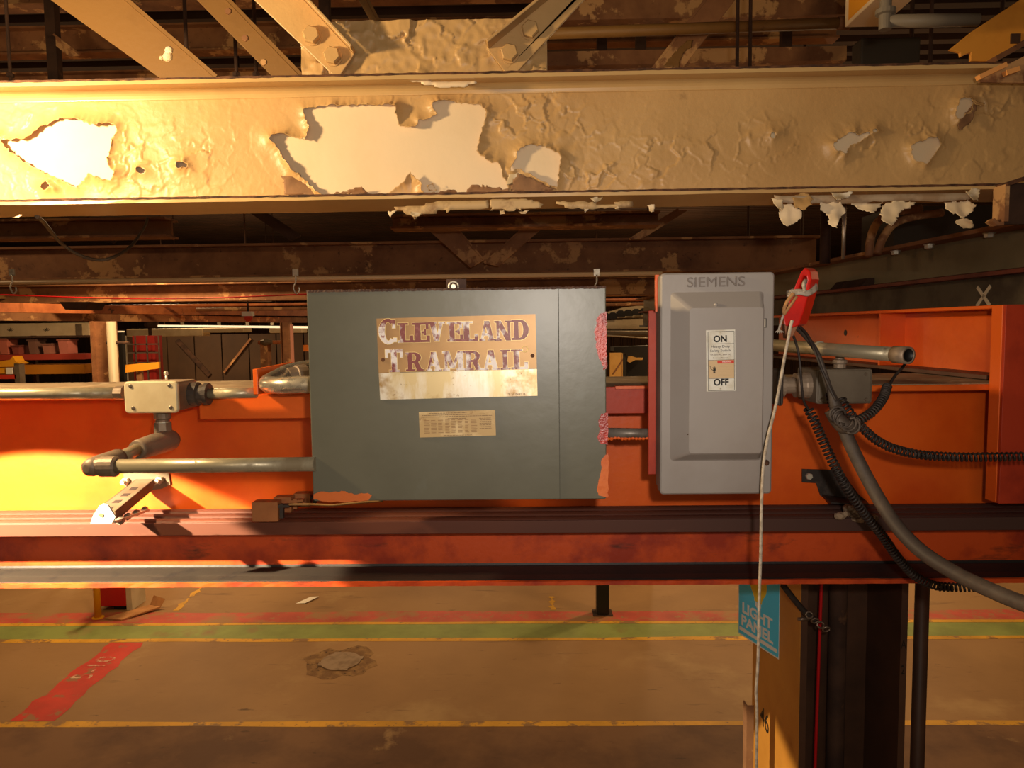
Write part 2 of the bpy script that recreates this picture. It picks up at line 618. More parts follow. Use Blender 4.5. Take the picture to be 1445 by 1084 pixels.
def strip(name, m, a, b, wob=0.01, h=0.002, n=40, label=None):
    """painted band on the floor between pixel rows a=(left y near, far) ... given as world y ranges"""
    (x0, ya0, yb0), (x1, ya1, yb1) = a, b
    mb = MB()
    vs, fs = [], []
    rnd = random.Random(name + str(ya0))
    for i in range(n + 1):
        t = i / n
        x = x0 + (x1 - x0) * t
        vs.append((x, ya0 + (ya1 - ya0) * t + rnd.uniform(-wob, wob), h))
        vs.append((x, yb0 + (yb1 - yb0) * t + rnd.uniform(-wob, wob), h))
    for i in range(n):
        fs.append((2 * i, 2 * i + 2, 2 * i + 3, 2 * i + 1))
    mb.add(vs, fs)
    o = obj(name, mb, m, floor, label=label)
    return o


def fy(py, px=722):
    return PZ(px, py, 0).y


strip('painted_line', M_line_y, (-20, fy(1025), fy(1018)), (24, fy(1025), fy(1018)), 0.012, label='nearest yellow line')
strip('painted_line', M_line_y, (-20, fy(904.5), fy(900)), (24, fy(904.5), fy(900)), 0.015, label='yellow line in front of the green band')
strip('painted_line', M_line_y, (-20, fy(881), fy(877.5)), (24, fy(881), fy(877.5)), 0.015, 0.003, label='yellow line between the green and red bands')
strip('walkway_band', M_band_g, (-20, fy(901), fy(880)), (24, fy(901), fy(880)), 0.01, 0.0012, label='green walkway band')
strip('walkway_band', M_band_r, (-20, fy(878.5), fy(863)), (24, fy(878.5), fy(863)), 0.04, 0.0012, label='faded red walkway band')


strip('floor_panel', mat('dark_dirty_floor', (122, 86, 56), .7, layers=[((96, 64, 42), 1.1, .42, .62), ((150, 118, 80), 2.2, .64, .72), ((70, 46, 30), 7, .64, .74, (.5, 1.6, 1))], bump=(14, .002)), (-20, -2.5, fy(1024)), (24, -2.5, fy(1024)), 0.012, 0.0008, label='darker dirty floor nearest the girder')


def quad_on_floor(name, m, pts, h=0.0016, label=None, div=14):
    p = [PZ(px, py, 0) for px, py in pts]
    mb = MB()
    vs, fs = [], []
    rnd = random.Random(5)
    for i in range(div + 1):
        t = i / div
        a = p[0].lerp(p[3], t)
        b = p[1].lerp(p[2], t)
        for q in (a, b):
            vs.append((q.x + rnd.uniform(-.03, .03), q.y, h))
    for i in range(div):
        fs.append((2 * i, 2 * i + 1, 2 * i + 3, 2 * i + 2))
    mb.add(vs, fs)
    return obj(name, mb, m, floor, label=label)


quad_on_floor('painted_stripe', M_stripe_r, [(12, 1018), (74, 1018), (204, 907), (158, 907)], 0.0022, 'red diagonal stripe')
quad_on_floor('painted_line', M_line_y, [(243, 862), (250, 862), (296, 822), (290, 822)], 0.003, 'thin yellow diagonal line')
quad_on_floor('painted_line', M_line_y, [(776, 861), (782, 861), (782, 842), (777, 842)], 0.003, 'short yellow dash')
# the worn digits stencilled on the red stripe
o0 = PZ(118, 955, 0)
ux = (PZ(150, 931, 0) - o0)
ul = ux.length
ux.normalize()
uy = Vector((-ux.y, ux.x, 0))
M_stencil = worn('worn_white_stencil_paint', (220, 190, 160), (196, 74, 54), 0.46, 0.54, 9.0)
obj('stencil_number', text_mesh('5-10', 0.34, lambda u, v, d: o0 + ux * (u + ul / 2) + uy * v + Vector((0, 0, 0.004 + d)), 0.0005, sx=1.0), M_stencil, floor)

# steel cover plate let into the floor
cp = PZ(481, 934, 0)
t = thing('floor_cover_plate', 'round steel cover plate set in a chipped square patch of the brown floor', 'floor plate', (cp.x, cp.y, 0))
M_plate = mat('scuffed_cover_plate', (158, 134, 110), 0.5, 0.2, layers=[((130, 106, 82), 8, 0.45, 0.65)])
mb = MB()
ang = [2 * math.pi * k / 28 for k in range(28)]
mb.prism([(cp.x + 0.24 * math.cos(a), cp.y + 0.24 * math.sin(a), 0.003) for a in ang], (0, 0, 0.012))
for a in (0.4, 1.97, 3.54, 5.11):
    mb.box(cp.x + 0.22 * math.cos(a) - .05, cp.x + 0.22 * math.cos(a) + .05, cp.y + 0.22 * math.sin(a) - .04, cp.y + 0.22 * math.sin(a) + .04, 0.003, 0.013)
obj('plate', mb, M_plate, t)
mb = MB()
rnd = random.Random(3)
pts = []
for k in range(24):
    a = 2 * math.pi * k / 24
    r = 0.36 + rnd.uniform(-.05, .06) + 0.10 * abs(math.sin(2 * a))
    pts.append((cp.x + r * math.cos(a + .3), cp.y + r * math.sin(a + .3), 0.0005))
mb.prism(pts, (0, 0, 0.0015))
obj('patch', mb, mat('chipped_patch', (120, 88, 56), 0.85, layers=[((150, 116, 74), 7, 0.45, 0.6), ((70, 48, 30), 16, 0.58, 0.66)], bump=(30, 0.006)), t)

# scraps on the floor
q = PZ(432, 848, 0)
mb = MB()
mb.add([(q.x - .12, q.y - .12, .004), (q.x + .02, q.y - .13, .012), (q.x + .16, q.y + .12, .02), (q.x + .02, q.y + .14, .006)], [(0, 1, 2, 3)])
o = obj('paper_scrap', mb, mat('white_paper', (240, 230, 214), 0.8))
so = o.modifiers.new('s', 'SOLIDIFY')
so.thickness = 0.002
tag(o, 'white scrap of paper lying on the bare floor beyond the red band', 'paper')
q = PZ(188, 868, 0)
mb = MB()
a = [(q.x - .32, q.y - .16, .004), (q.x - .05, q.y - .22, .004), (q.x + .30, q.y + .18, .03), (q.x + .10, q.y + .26, .03)]
mb.prism(a, (0, 0, .02))
mb.add([(q.x + .30, q.y + .18, .03), (q.x + .10, q.y + .26, .03), (q.x + .14, q.y + .32, .17), (q.x + .36, q.y + .22, .15)], [(0, 1, 2, 3)])
tag(obj('cardboard_sheet', mb, mat('brown_cardboard', (190, 136, 84), 0.85, layers=[((164, 112, 66), 6, 0.4, 0.7)])), 'bent piece of brown cardboard at the foot of the red cabinet', 'cardboard')

# far wall and roof
M_wall = mat('ribbed_brown_wall', (96, 68, 44), 0.8, layers=[((74, 50, 32), 0.6, 0.4, 0.7), ((60, 42, 28), 1.0, 0.55, 0.6, (12, 1, 0.05))])
mb = MB()
prof = []
x = -26.0
while x < 30:
    prof += [(x, 40.0), (x + 0.32, 40.0), (x + 0.36, 39.92), (x + 0.44, 39.92), ]
    x += 0.48
prof += [(30, 40.0), (30, 40.4), (-26, 40.4)]
mb.profile_z(prof, 0, 7.4)
struct(obj('wall_far', mb, M_wall))
M_roof = mat('sooty_roof_deck', (58, 40, 30), 0.9, layers=[((40, 28, 22), 0.8, 0.4, 0.7)])
mb = MB()
n = 0
prof = []
y = -3.0
while y < 40:
    prof += [(y, 7.40), (y + 0.14, 7.40), (y + 0.18, 7.47), (y + 0.30, 7.47)]
    y += 0.34
prof += [(40.4, 7.40), (40.4, 7.6), (-3, 7.6)]
mb.profile_x(prof, -26, 30)
struct(obj('ceiling', mb, M_roof))
mb = MB()
mb.box(-26.2, -26, -3, 40, 0, 7.4)
struct(obj('wall_left', mb, M_wall))
mb = MB()
mb.box(30, 30.2, -3, 40, 0, 7.4)
struct(obj('wall_right', mb, M_wall))
# ================================================================ the near roof beam with its peeling paint
YW = 2.09            # face of its web
YF = 1.995           # front of its flanges
ZT = zc(101, YF)     # top edge
ZTU = ZT - 0.014
ZB = zc(278, YF)     # underside of the lower flange
ZBT = zc(271, YF)
bx0, bx1 = -2.3, 2.1
zfil = zc(124, YW)
beam = thing('roof_beam', 'cream painted steel I-beam nearest the camera with big patches of peeling paint', 'beam', (0, YW, ZB))
mb = MB()
mb.profile_x([(YW, ZB + .01), (YW, ZT - .01), (YW + .012, ZT - .01), (YW + .012, ZB + .01)], bx0, bx1)
obj('web', mb, M_pale, beam)
# flanges with tapered undersides
mb = MB()
fil = [(YW + .001 - .022 * math.cos(math.radians(a)) ** 1, zfil + .0 + .020 * math.sin(math.radians(a))) for a in (90, 72, 54, 36, 18)]
fil = [(YW - .0015 - .024 * (1 - math.cos(math.radians(a))), zfil - .020 + .028 * math.sin(math.radians(a))) for a in (80, 64, 48, 32, 16, 0)]
mb.profile_x([(YF, ZT), (YF, ZTU)] + fil + [(YW + .014, zfil - .022), (YW + .11, ZTU), (YW + .11, ZT)], bx0, bx1, 1)
obj('flange', mb, M_tan_flange, beam, label='upper flange')
mb = MB()
mb.profile_x([(YF, ZB), (YF, ZBT), (YW, ZBT + .010), (YW + .014, ZBT + .010), (YW + .11, ZBT), (YW + .11, ZB)], bx0, bx1, 60, 0.0007)
obj('flange', mb, M_tan_flange, beam, label='lower flange')
for (za, nm) in ((ZT, 'upper'), (ZBT, 'lower')):
    mb = MB()
    mb.profile_x([(YF - .0015, za - .004), (YF - .0015, za + .0015), (YF + .012, za + .0015), (YF + .012, za - .004)], bx0, bx1, 260, 0.0009)
    obj('flange_edge', mb, M_rust_edge, beam, label=nm + ' rusty flange edge')

# traced outlines of the bare patches (photograph pixels)
HOLES = [
    [(430, 163), (430, 154), (466, 151), (516, 149.5), (559, 151), (559, 163), (564, 178), (579, 182), (590, 178), (593, 169), (603, 171), (612, 166), (618, 161), (609, 151), (619, 143.5), (639, 143), (649, 148), (676, 148), (688, 159.5), (684, 172), (680, 186), (675, 204), (674, 216), (689, 227.6), (704, 232.6), (710, 248), (719, 268), (700, 276), (599, 276), (594, 256), (579, 244), (571, 256), (546, 276), (453, 276), (446, 268), (413, 238), (400, 220), (392, 208), (382, 196), (397, 189), (414, 194), (432, 199), (440, 181)],
    [(717, 241), (725, 232), (732, 213), (742, 207), (752, 204), (769, 208), (780, 215), (792, 221), (789, 238), (787, 256), (785, 266), (765, 258), (749, 247), (735, 241)],
    [(4, 198), (20, 199), (43, 196), (60, 181), (90, 168), (110, 169), (133, 178), (166, 176), (169, 186), (160, 200), (160, 213), (155, 229), (166, 245), (160, 256), (146, 252), (130, 246), (118, 256), (110, 266), (93, 256), (60, 242), (37, 229), (17, 213)],
    [(1173, 205), (1188, 193), (1204, 186), (1209, 193), (1226, 188), (1232, 182), (1236, 186), (1213, 199), (1196, 209), (1188, 220), (1176, 212)],
    [(1284, 205), (1301, 199), (1317, 195), (1324, 205), (1314, 219), (1305, 232), (1288, 228), (1282, 216)],
    [(1349, 144), (1360, 140), (1372, 144), (1366, 154), (1359, 163), (1349, 176), (1345, 162)],
    [(0, 188), (5, 187), (8, 192), (3, 197), (-4, 195)],
    [(604, 262), (612, 259), (618, 270), (606, 271)],
    [(196, 240), (202, 236), (208, 243), (203, 247)],
    [(250, 232), (262, 228), (268, 236), (256, 240)],
    [(1088, 186), (1094, 190), (1089, 197), (1084, 192)],
    [(60, 262), (72, 258), (80, 266), (66, 268)],
]


def web_xz(px, py):
    p = P(px, py, YW - .003)
    return (p.x, p.z)


def densify(poly, n=4, amp=0.0034, seed=0):
    out = []
    rnd = random.Random(seed)
    m = len(poly)
    for i in range(m):
        a, b = poly[i], poly[(i + 1) % m]
        L = math.hypot(b[0] - a[0], b[1] - a[1])
        k = max(1, int(L / 0.006))
        for j in range(k):
            t = j / k
            out.append((a[0] + (b[0] - a[0]) * t + rnd.uniform(-amp, amp), a[1] + (b[1] - a[1]) * t + rnd.uniform(-amp, amp)))
    return out


POLYS = [np.array(densify([web_xz(*p) for p in h], seed=i)) for i, h in enumerate(HOLES)]


def sdist(XX, ZZ):
    """signed distance to the union of the holes (negative inside), nearest outline point"""
    best = np.full(XX.shape, 9.0)
    nx = np.zeros(XX.shape)
    nz = np.zeros(XX.shape)
    inside = np.zeros(XX.shape, bool)
    for p in POLYS:
        lo = p.min(0) - 0.09
        hi = p.max(0) + 0.09
        sel = (XX > lo[0]) & (XX < hi[0]) & (ZZ > lo[1]) & (ZZ < hi[1])
        if not sel.any():
            continue
        x, z = XX[sel], ZZ[sel]
        q = np.roll(p, -1, axis=0)
        d = np.full(x.shape, 9.0)
        cx = np.zeros(x.shape)
        cz = np.zeros(x.shape)
        ins = np.zeros(x.shape, bool)
        for (ax, az), (ex, ez) in zip(p, q):
            dx, dz = ex - ax, ez - az
            t = np.clip(((x - ax) * dx + (z - az) * dz) / (dx * dx + dz * dz + 1e-12), 0, 1)
            fx, fz = ax + t * dx, az + t * dz
            dd = np.hypot(x - fx, z - fz)
            c = dd < d
            d = np.where(c, dd, d)
            cx = np.where(c, fx, cx)
            cz = np.where(c, fz, cz)
            ins ^= ((az > z) != (ez > z)) & (x < (ex - ax) * (z - az) / (ez - az + 1e-12) + ax)
        b = best[sel]
        c = d < b
        best[sel] = np.where(c, d, b)
        a = nx[sel]
        nx[sel] = np.where(c, cx, a)
        a = nz[sel]
        nz[sel] = np.where(c, cz, a)
        inside[sel] |= ins
    return np.where(inside, -best, best), nx, nz


gx = np.arange(-1.75, 1.75, 0.0032)
gz = np.arange(ZBT + .006, zfil - .014, 0.0032)
XX, ZZ = np.meshgrid(gx, gz, indexing='ij')
SD, NXp, NZp = sdist(XX, ZZ)
nxn, nzn = XX.shape
# centres where the coat is blistered and cracked, in photograph pixels: (x, y, radius x, radius y, strength)
BLIST = [(740, 185, 80, 60, 1.0), (830, 215, 90, 50, 1.0), (930, 225, 80, 45, .8), (1020, 215, 80, 35, .5), (600, 140, 140, 14, .5), (250, 220, 150, 50, .6), (40, 210, 70, 60, .8), (160, 220, 60, 60, .8), (1090, 195, 60, 30, .9), (1200, 205, 60, 30, .8), (1310, 200, 60, 50, .8), (1390, 150, 60, 40, 1.), (1400, 220, 60, 60, .4), (330, 150, 100, 30, .15), (100, 180, 160, 60, .5)]
bl = []
for (px, py, rx, ry, s) in BLIST:
    p = P(px, py, YW)
    bl.append((p.x, p.z, rx * YW / F, ry * YW / F, s))
VH = np.zeros(XX.shape)
for i in range(nxn):
    for j in range(nzn):
        x, z, sd = XX[i, j], ZZ[i, j], SD[i, j]
        if sd < -0.012:
            continue
        h = 0.0022
        s = 0.0
        for (bx, bz, rx, rz, st) in bl:
            q = ((x - bx) / rx) ** 2 + ((z - bz) / rz) ** 2
            if q < 4:
                s = max(s, st * math.exp(-q * 1.2))
        n1 = mn.noise((x * 9, z * 9, 1.3))
        h += 0.0010 * n1
        if s > 0.03:
            w = mn.noise_vector((x * 40, z * 40, 0)) * 0.010
            dist, pts = mn.voronoi((x * 17 + w.x * 40, z * 17 + w.y * 40, 0.0))
            edge = dist[1] - dist[0]
            rimc = math.exp(-edge * 7)
            rnd = mn.noise((pts[0].x * 3.1, pts[0].y * 3.1, 4.0))
            rnd2 = mn.noise((pts[0].x * 2.3, pts[0].y * 2.9, 9.0))
            lean = ((x * 17 - pts[0].x) * rnd + (z * 17 - pts[0].y) * rnd2)
            s = min(1.0, s * 1.3) * (0.35 + 0.65 * max(0.0, min(1.0, mn.noise((x * 6, z * 9, 11)) * 2.2 + .5)))
            h += s * (0.014 * rimc * max(0.0, rnd + 0.15) + 0.026 * lean * min(1.0, edge * 2.0) + 0.008 * max(rnd2, 0))
        if sd < 0.06:
            c = mn.noise((x * 14, z * 14, 3.0)) * 0.5 + 0.5
            h += (0.004 + 0.026 * c * c) * math.exp(-max(sd, 0) / 0.013) + 0.0035 * math.exp(-max(sd, 0) / 0.03)
        VH[i, j] = max(h, 0.0012)
idx = -np.ones(XX.shape, int)
mb = MB()
keep = SD > -0.0034
for i in range(nxn):
    for j in range(nzn):
        if keep[i, j]:
            x, z = XX[i, j], ZZ[i, j]
            if SD[i, j] < 0.0012 and abs(SD[i, j]) < 0.0034:
                x, z = NXp[i, j], NZp[i, j]
            idx[i, j] = len(mb.v)
            mb.v.append(Vector((x, YW - VH[i, j], z)))
for i in range(nxn - 1):
    for j in range(nzn - 1):
        f = (idx[i, j], idx[i + 1, j], idx[i + 1, j + 1], idx[i, j + 1])
        if min(f) < 0:
            continue
        if (SD[i, j] < 0) + (SD[i + 1, j] < 0) + (SD[i + 1, j + 1] < 0) + (SD[i, j + 1] < 0) == 4:
            continue
        mb.f.append(tuple(int(k) for k in f))
        mb.smooth.append(True)
coat = obj('paint_coat', mb, M_tan, beam, label='blistered tan top coat with holes')
for xa_, xb_ in ((bx0, gx[0] + .002), (gx[-1] - .002, bx1)):
    obj('paint_coat', MB().box(xa_, xb_, YW - .003, YW, ZBT + .006, zfil - .014), M_tan, beam)
so = coat.modifiers.new('thick', 'SOLIDIFY')
so.thickness = 0.0008
so.offset = -1


def flake(name, px_pts, Y0, curl, m, parent, seed=0, roll=0.03, axis='z', n=6, solid=0.0006):
    """a curled sheet of paint hanging from its first edge; px_pts = outline; it bends towards the viewer away from the edge"""
    pts = densify([(P(px, py, Y0).x, P(px, py, Y0).z) for px, py in px_pts], amp=0.0028, seed=seed)
    poly = np.array(pts)
    lo, hi = poly.min(0), poly.max(0)
    st = max((hi - lo).max() / 22, 0.003)
    xs = np.arange(lo[0] - st, hi[0] + st * 1.5, st)
    zs = np.arange(lo[1] - st, hi[1] + st * 1.5, st)
    mbf = MB()
    ids = {}

    def inside(x, z):
        c = False
        k = len(pts) - 1
        for i2 in range(len(pts)):
            a, b = pts[i2], pts[k]
            if (a[1] > z) != (b[1] > z) and x < (b[0] - a[0]) * (z - a[1]) / (b[1] - a[1] + 1e-12) + a[0]:
                c = not c
            k = i2
        return c

    def vid(i, j):
        if (i, j) not in ids:
            x, z = xs[i], zs[j]
            if not inside(x, z):
                d = (poly[:, 0] - x) ** 2 + (poly[:, 1] - z) ** 2
                k = int(d.argmin())
                x, z = pts[k]
            t = (hi[1] - z) / max(hi[1] - lo[1], 1e-6) if axis == 'z' else ((z - lo[1]) / max(hi[1] - lo[1], 1e-6) if axis == '-z' else (x - lo[0]) / max(hi[0] - lo[0], 1e-6))
            y = Y0 - curl * t * t - roll * 0.4 * mn.noise((x * 30, z * 30, seed)) * (0.3 + t)
            ids[(i, j)] = len(mbf.v)
            mbf.v.append(Vector((x, y, z)))
        return ids[(i, j)]
    for i in range(len(xs) - 1):
        for j in range(len(zs) - 1):
            if inside((xs[i] + xs[i + 1]) / 2, (zs[j] + zs[j + 1]) / 2):
                mbf.f.append((vid(i, j), vid(i + 1, j), vid(i + 1, j + 1), vid(i, j + 1)))
                mbf.smooth.append(True)
    if not mbf.f:
        return None
    o = obj(name, mbf, m, parent)
    s2 = o.modifiers.new('thick', 'SOLIDIFY')
    s2.thickness = solid
    return o


# curled sheets still hanging on the web
M_under = mat('flake_underside', (150, 112, 78), 0.75, layers=[((120, 86, 58), 12, 0.4, 0.65)])
flake('paint_flake', [(396, 246), (413, 238), (430, 254), (452, 276), (402, 275)], YW - .012, -.010, M_under, beam, 21, 0.01, '-z')
flake('paint_flake', [(456, 274), (480, 271), (512, 265), (521, 273), (500, 276)], YW - .014, 0.012, M_under, beam, 22, 0.01, '-z')
flake('paint_flake', [(598, 273), (640, 268), (648, 272), (640, 276)], YW - .010, 0.01, M_under, beam, 23, 0.01, '-z')
flake('paint_flake', [(658, 271), (668, 261), (700, 265), (718, 268), (716, 274), (660, 274)], YW - .014, 0.014, M_under, beam, 24, 0.012, '-z')
flake('paint_flake', [(718, 262), (732, 246), (752, 252), (786, 267), (760, 271), (722, 271)], YW - .016, 0.012, M_under, beam, 25, 0.012, '-z')
flake('paint_flake', [(717, 241), (737, 243), (730, 250), (722, 262), (716, 262)], YW - .012, 0.01, M_flake, beam, 26, 0.012)
flake('paint_flake', [(1349, 176), (1360, 162), (1372, 147), (1380, 150), (1372, 168), (1352, 186)], YW - .016, 0.012, M_under, beam, 27, 0.012)
flake('paint_flake', [(1374, 138), (1384, 146), (1392, 144), (1386, 152), (1376, 150), (1370, 142)], YW - .018, 0.016, M_tan, beam, 28, 0.012)
# strips of bare undercoat on the lower flange and loose flakes hanging off its edge
fl_strips = [[(556, 293), (590, 289), (640, 281), (690, 281), (690, 295), (640, 298), (600, 302), (585, 308), (570, 300)], [(692, 281), (740, 280), (768, 287), (764, 294), (720, 298), (692, 296)],
             [(1090, 272), (1120, 274), (1142, 270), (1200, 273), (1264, 270), (1330, 268), (1376, 266), (1372, 280), (1320, 284), (1262, 284), (1200, 286), (1140, 288), (1096, 284)], [(778, 285), (812, 284), (850, 287), (884, 284), (920, 289), (860, 294), (800, 294)]]
for k, f_ in enumerate(fl_strips):
    flake('bare_strip', f_, YF - .003, 0.0, mat('dull_flake', (196, 164, 118), .6, layers=[((150, 116, 78), 14, .5, .62)]) if k != 2 else mat('grey_undercoat', (186, 162, 134), 0.6, layers=[((160, 130, 100), 10, 0.45, 0.6)]), beam, 40 + k, 0.004)
hang = [
    [(546, 299), (560, 297), (555, 304), (553, 311), (550, 305)], [(580, 298), (598, 296), (594, 306), (586, 310), (580, 305)],
    [(704, 297), (714, 297), (712, 304), (707, 306)], [(730, 298), (746, 297), (744, 302), (734, 304)],
    [(833, 281), (852, 277), (848, 284), (838, 288)], [(866, 292), (874, 291), (872, 298), (868, 298)], [(914, 289), (924, 289), (922, 298), (917, 300)], [(824, 291), (830, 291), (828, 300), (825, 302)],
    [(1088, 281), (1104, 280), (1102, 294), (1096, 300), (1092, 292)],
    [(1098, 290), (1118, 288), (1130, 296), (1132, 306), (1118, 316), (1108, 322), (1100, 312)],
    [(1118, 276), (1136, 270), (1146, 278), (1140, 292), (1128, 300), (1116, 292)],
    [(1156, 287), (1188, 285), (1192, 300), (1180, 310), (1172, 324), (1164, 318), (1166, 304), (1158, 296)],
    [(1200, 286), (1246, 286), (1238, 296), (1224, 302), (1210, 296)],
    [(1172, 272), (1206, 270), (1198, 277), (1180, 286), (1174, 284)],
    [(1244, 290), (1262, 283), (1292, 286), (1286, 292), (1264, 302), (1262, 310), (1246, 322), (1238, 314), (1240, 300)],
    [(1332, 286), (1366, 283), (1376, 288), (1366, 304), (1350, 308), (1336, 298)],
    [(1362, 272), (1374, 264), (1384, 266), (1376, 282), (1364, 286)],
    [(1346, 312), (1360, 308), (1372, 312), (1366, 322), (1348, 326)],
    [(22, 304), (32, 302), (30, 308), (24, 309)],
]
for k, h_ in enumerate(hang):
    flake('loose_flake', h_, YF + .004 - 0.004 * (k % 3), 0.02 + 0.012 * (k % 3), (M_pale, M_flake, M_pale)[k % 3] if k != 10 else M_tan, beam, 60 + k, 0.03)
# chip out of the upper flange
flake('bare_strip', [(578, 114), (592, 112), (640, 115), (668, 112), (672, 118), (660, 122), (630, 124), (600, 120)], P(620, 118, YF + .03).y - .004, 0.0, M_pale, beam, 80, 0.003)

# hanger clip at the right end of the beam
clip = thing('beam_clip', 'brown bent steel clip hanging under the right end of the peeling beam', 'clip', P(1425, 310, 1.97))
mb = MB()
mb.box(xc(1411, 1.97, 290), xc(1417, 1.97, 290), 1.95, 2.0, zc(314, 1.97, 1414), zc(262, 1.97, 1414))
mb.prism([P(1411, 314, 1.96), P(1404, 308, 1.96), P(1400, 312, 1.96), P(1408, 318, 1.96), P(1417, 318, 1.96), P(1417, 310, 1.96)], (0, .03, 0))
obj('strap', mb, M_brown, clip)
mb = MB()
mb.bar(P(1414, 262, 1.965), P(1470, 244, 1.965), .05, .010)
obj('tab', mb, M_rust_edge, clip)
mb = MB()
mb.box(xc(1417, 1.97, 290), xc(1500, 1.97, 290), 1.975, 1.985, zc(316, 1.97, 1430), zc(258, 1.97, 1430))
obj('plate', mb, M_dark_steel, clip)

# gusset plate with the two bolted braces
YG = 2.13
gus = thing('gusset_plate', 'cracked cream gusset plate standing on the peeling beam between two bolted braces', 'plate', P(600, 104, YG))
mb = MB()
g0, g1 = xc(425, YG, 60), xc(772, YG, 60)
zt0, zb0 = zc(29, YG, 600), ZT + .0005
gxs = np.arange(g0, g1, 0.004)
gzs = np.arange(zb0, zt0, 0.004)
ids = {}
for i, x in enumerate(gxs):
    for j, z in enumerate(gzs):
        w = mn.noise_vector((x * 40, z * 40, 2)) * 0.3
        dist, pts = mn.voronoi((x * 13 + w.x, z * 13 + w.y, 5.0))
        rnd = mn.noise((pts[0].x * 3.1, pts[0].y * 3.1, 4.0))
        rnd2 = mn.noise((pts[0].x * 2.1, pts[0].y * 3.7, 2.0))
        e = math.exp(-(dist[1] - dist[0]) * 8)
        h = .003 + .007 * e * max(0, rnd + .3) + .008 * max(rnd2, 0) + .022 * ((x * 13 - pts[0].x) * rnd2 + (z * 13 - pts[0].y) * rnd) + .003 * mn.noise((x * 45, z * 45, 1))
        ids[i, j] = len(mb.v)
        mb.v.append(Vector((x, YG - min(max(h, .0005), .0125), z)))
for i in range(len(gxs) - 1):
    for j in range(len(gzs) - 1):
        mb.f.append((ids[i, j], ids[i + 1, j], ids[i + 1, j + 1], ids[i, j + 1]))
        mb.smooth.append(True)
obj('paint_coat', mb, M_tan, gus)
mb = MB()
mb.box(g0, g1, YG, YG + .012, zb0, zt0)
obj('plate', mb, M_tan, gus)


def brace(label, edge_l, edge_r, end, flip, bolts, m):
    """angle brace; edge_l / edge_r: two pixel points each of its left and right border; outstanding leg on one side"""
    b = thing('angle_brace', label, 'brace', P(*end[0], YG - .02))
    y = YG - .026
    edge_l = [tuple(edge_l[1][k] + (edge_l[0][k] - edge_l[1][k]) * 3.2 for k in (0, 1)), edge_l[1]]
    edge_r = [tuple(edge_r[1][k] + (edge_r[0][k] - edge_r[1][k]) * 4.6 for k in (0, 1)), edge_r[1]]
    pts = [P(*edge_l[0], y), P(*edge_l[1], y)] + [P(*e, y) for e in end] + [P(*edge_r[1], y), P(*edge_r[0], y)]
    mb = MB()
    mb.prism(pts, (0, .010, 0))
    obj('flat_leg', mb, m, b, bevel=.002)
    mb = MB()
    e = edge_r if flip else edge_l
    a0, a1 = P(*e[0], y), P(*e[1], y)
    d = (a1 - a0).normalized()
    nrm = Vector((-d.z, 0, d.x)) * 0.008
    mb.prism([a0, a1, a1 + nrm, a0 + nrm], (0, -.05, 0))
    obj('standing_leg', mb, m, b, bevel=.002)
    for (px, py) in bolts:
        mbb = MB()
        c = P(px, py, y)
        mbb.lathe(c, (0, -1, 0), [(0, .027), (.003, .027)], 24)
        mbb.hexnut(c + Vector((0, -.003, 0)), (0, -1, 0), .0245, .016)
        obj('bolt', mbb, m, b)
    return b


brace('tan angle brace bolted to the left end of the gusset plate', [(338, -20), (470, 106)], [(425, -5), (500, 76)], [(480, 106)], True, [(441, 51), (470, 80)], M_tan)
brace('tan angle brace bolted to the right end of the gusset plate', [(794, -22), (687, 66)], [(842, -20), (731, 100)], [(690, 72), (712, 101)], False, [(748, 43), (719, 76)], M_tan)
# ================================================================ the orange crane girder
GW = 2.06                       # face of its web
GF = 1.90                       # front of its flanges
GB = 2.34                       # back of its flanges
gz_t = zc(549.5, GF)            # upper flange, top front edge
gz_tu = gz_t - .016
gz_j = zc(795, GW)              # lower flange meets the web
gz_b0 = zc(820, 1.915)
gz_b = zc(826.5, 1.915) + 0.002
gx0, gx1 = -2.6, 2.3
gir = thing('crane_girder', 'long orange crane girder with a black greasy lower rail', 'girder', (0, GW, gz_b))
mb = MB()
mb.box(gx0, gx1, GW, GW + .03, gz_b + .012, gz_t - .012)
obj('web', mb, M_orange, gir)
mb = MB()
mb.box(gx0, gx1, GF, GB, gz_tu, gz_t)
obj('upper_flange', mb, M_orange, gir, bevel=.003)
mb = MB()
mb.box(gx0, gx1, GF + .006, GB - .006, gz_t, gz_t + .0015)
obj('dust_layer', mb, M_dust_top, gir, label='layer of brown dust on the upper flange')
mb = MB()
prof = [(1.915, gz_b), (1.915, gz_b + .009), (1.922, gz_b + .013), (1.955, gz_b0 + .004), (2.0, gz_b0 + .012), (2.03, gz_j - .020), (GW - .006, gz_j - .004), (GW - .003, gz_j + .003), (GW + .033, gz_j + .003), (GW + .04, gz_j - .02), (2.19, gz_b + .012), (2.205, gz_b)]
mb.profile_x(prof, gx0, gx1)
obj('lower_rail', mb, M_grease, gir, label='black greasy lower rail')
mb = MB()
mb.profile_x([(1.9115, gz_b - .001), (1.9115, gz_b + .010), (1.917, gz_b + .0115), (1.917, gz_b - .001)], gx0, gx1, 200, .0006)
obj('rail_lip', mb, M_orange_worn_shaded, gir, label='chipped orange front lip of the rail')
mb = MB()
mb.profile_x([(GW - .004, gz_j + .002), (GW - .004, zc(752, GW)), (GW, zc(752, GW)), (GW, gz_j + .002)], gx0, gx1, 4)
obj('lower_web_band', mb, M_orange_worn_shaded, gir, label='worn band of the web above the rail, shelf shade painted in')  # darker orange also paints in the shade under the conductor shelf

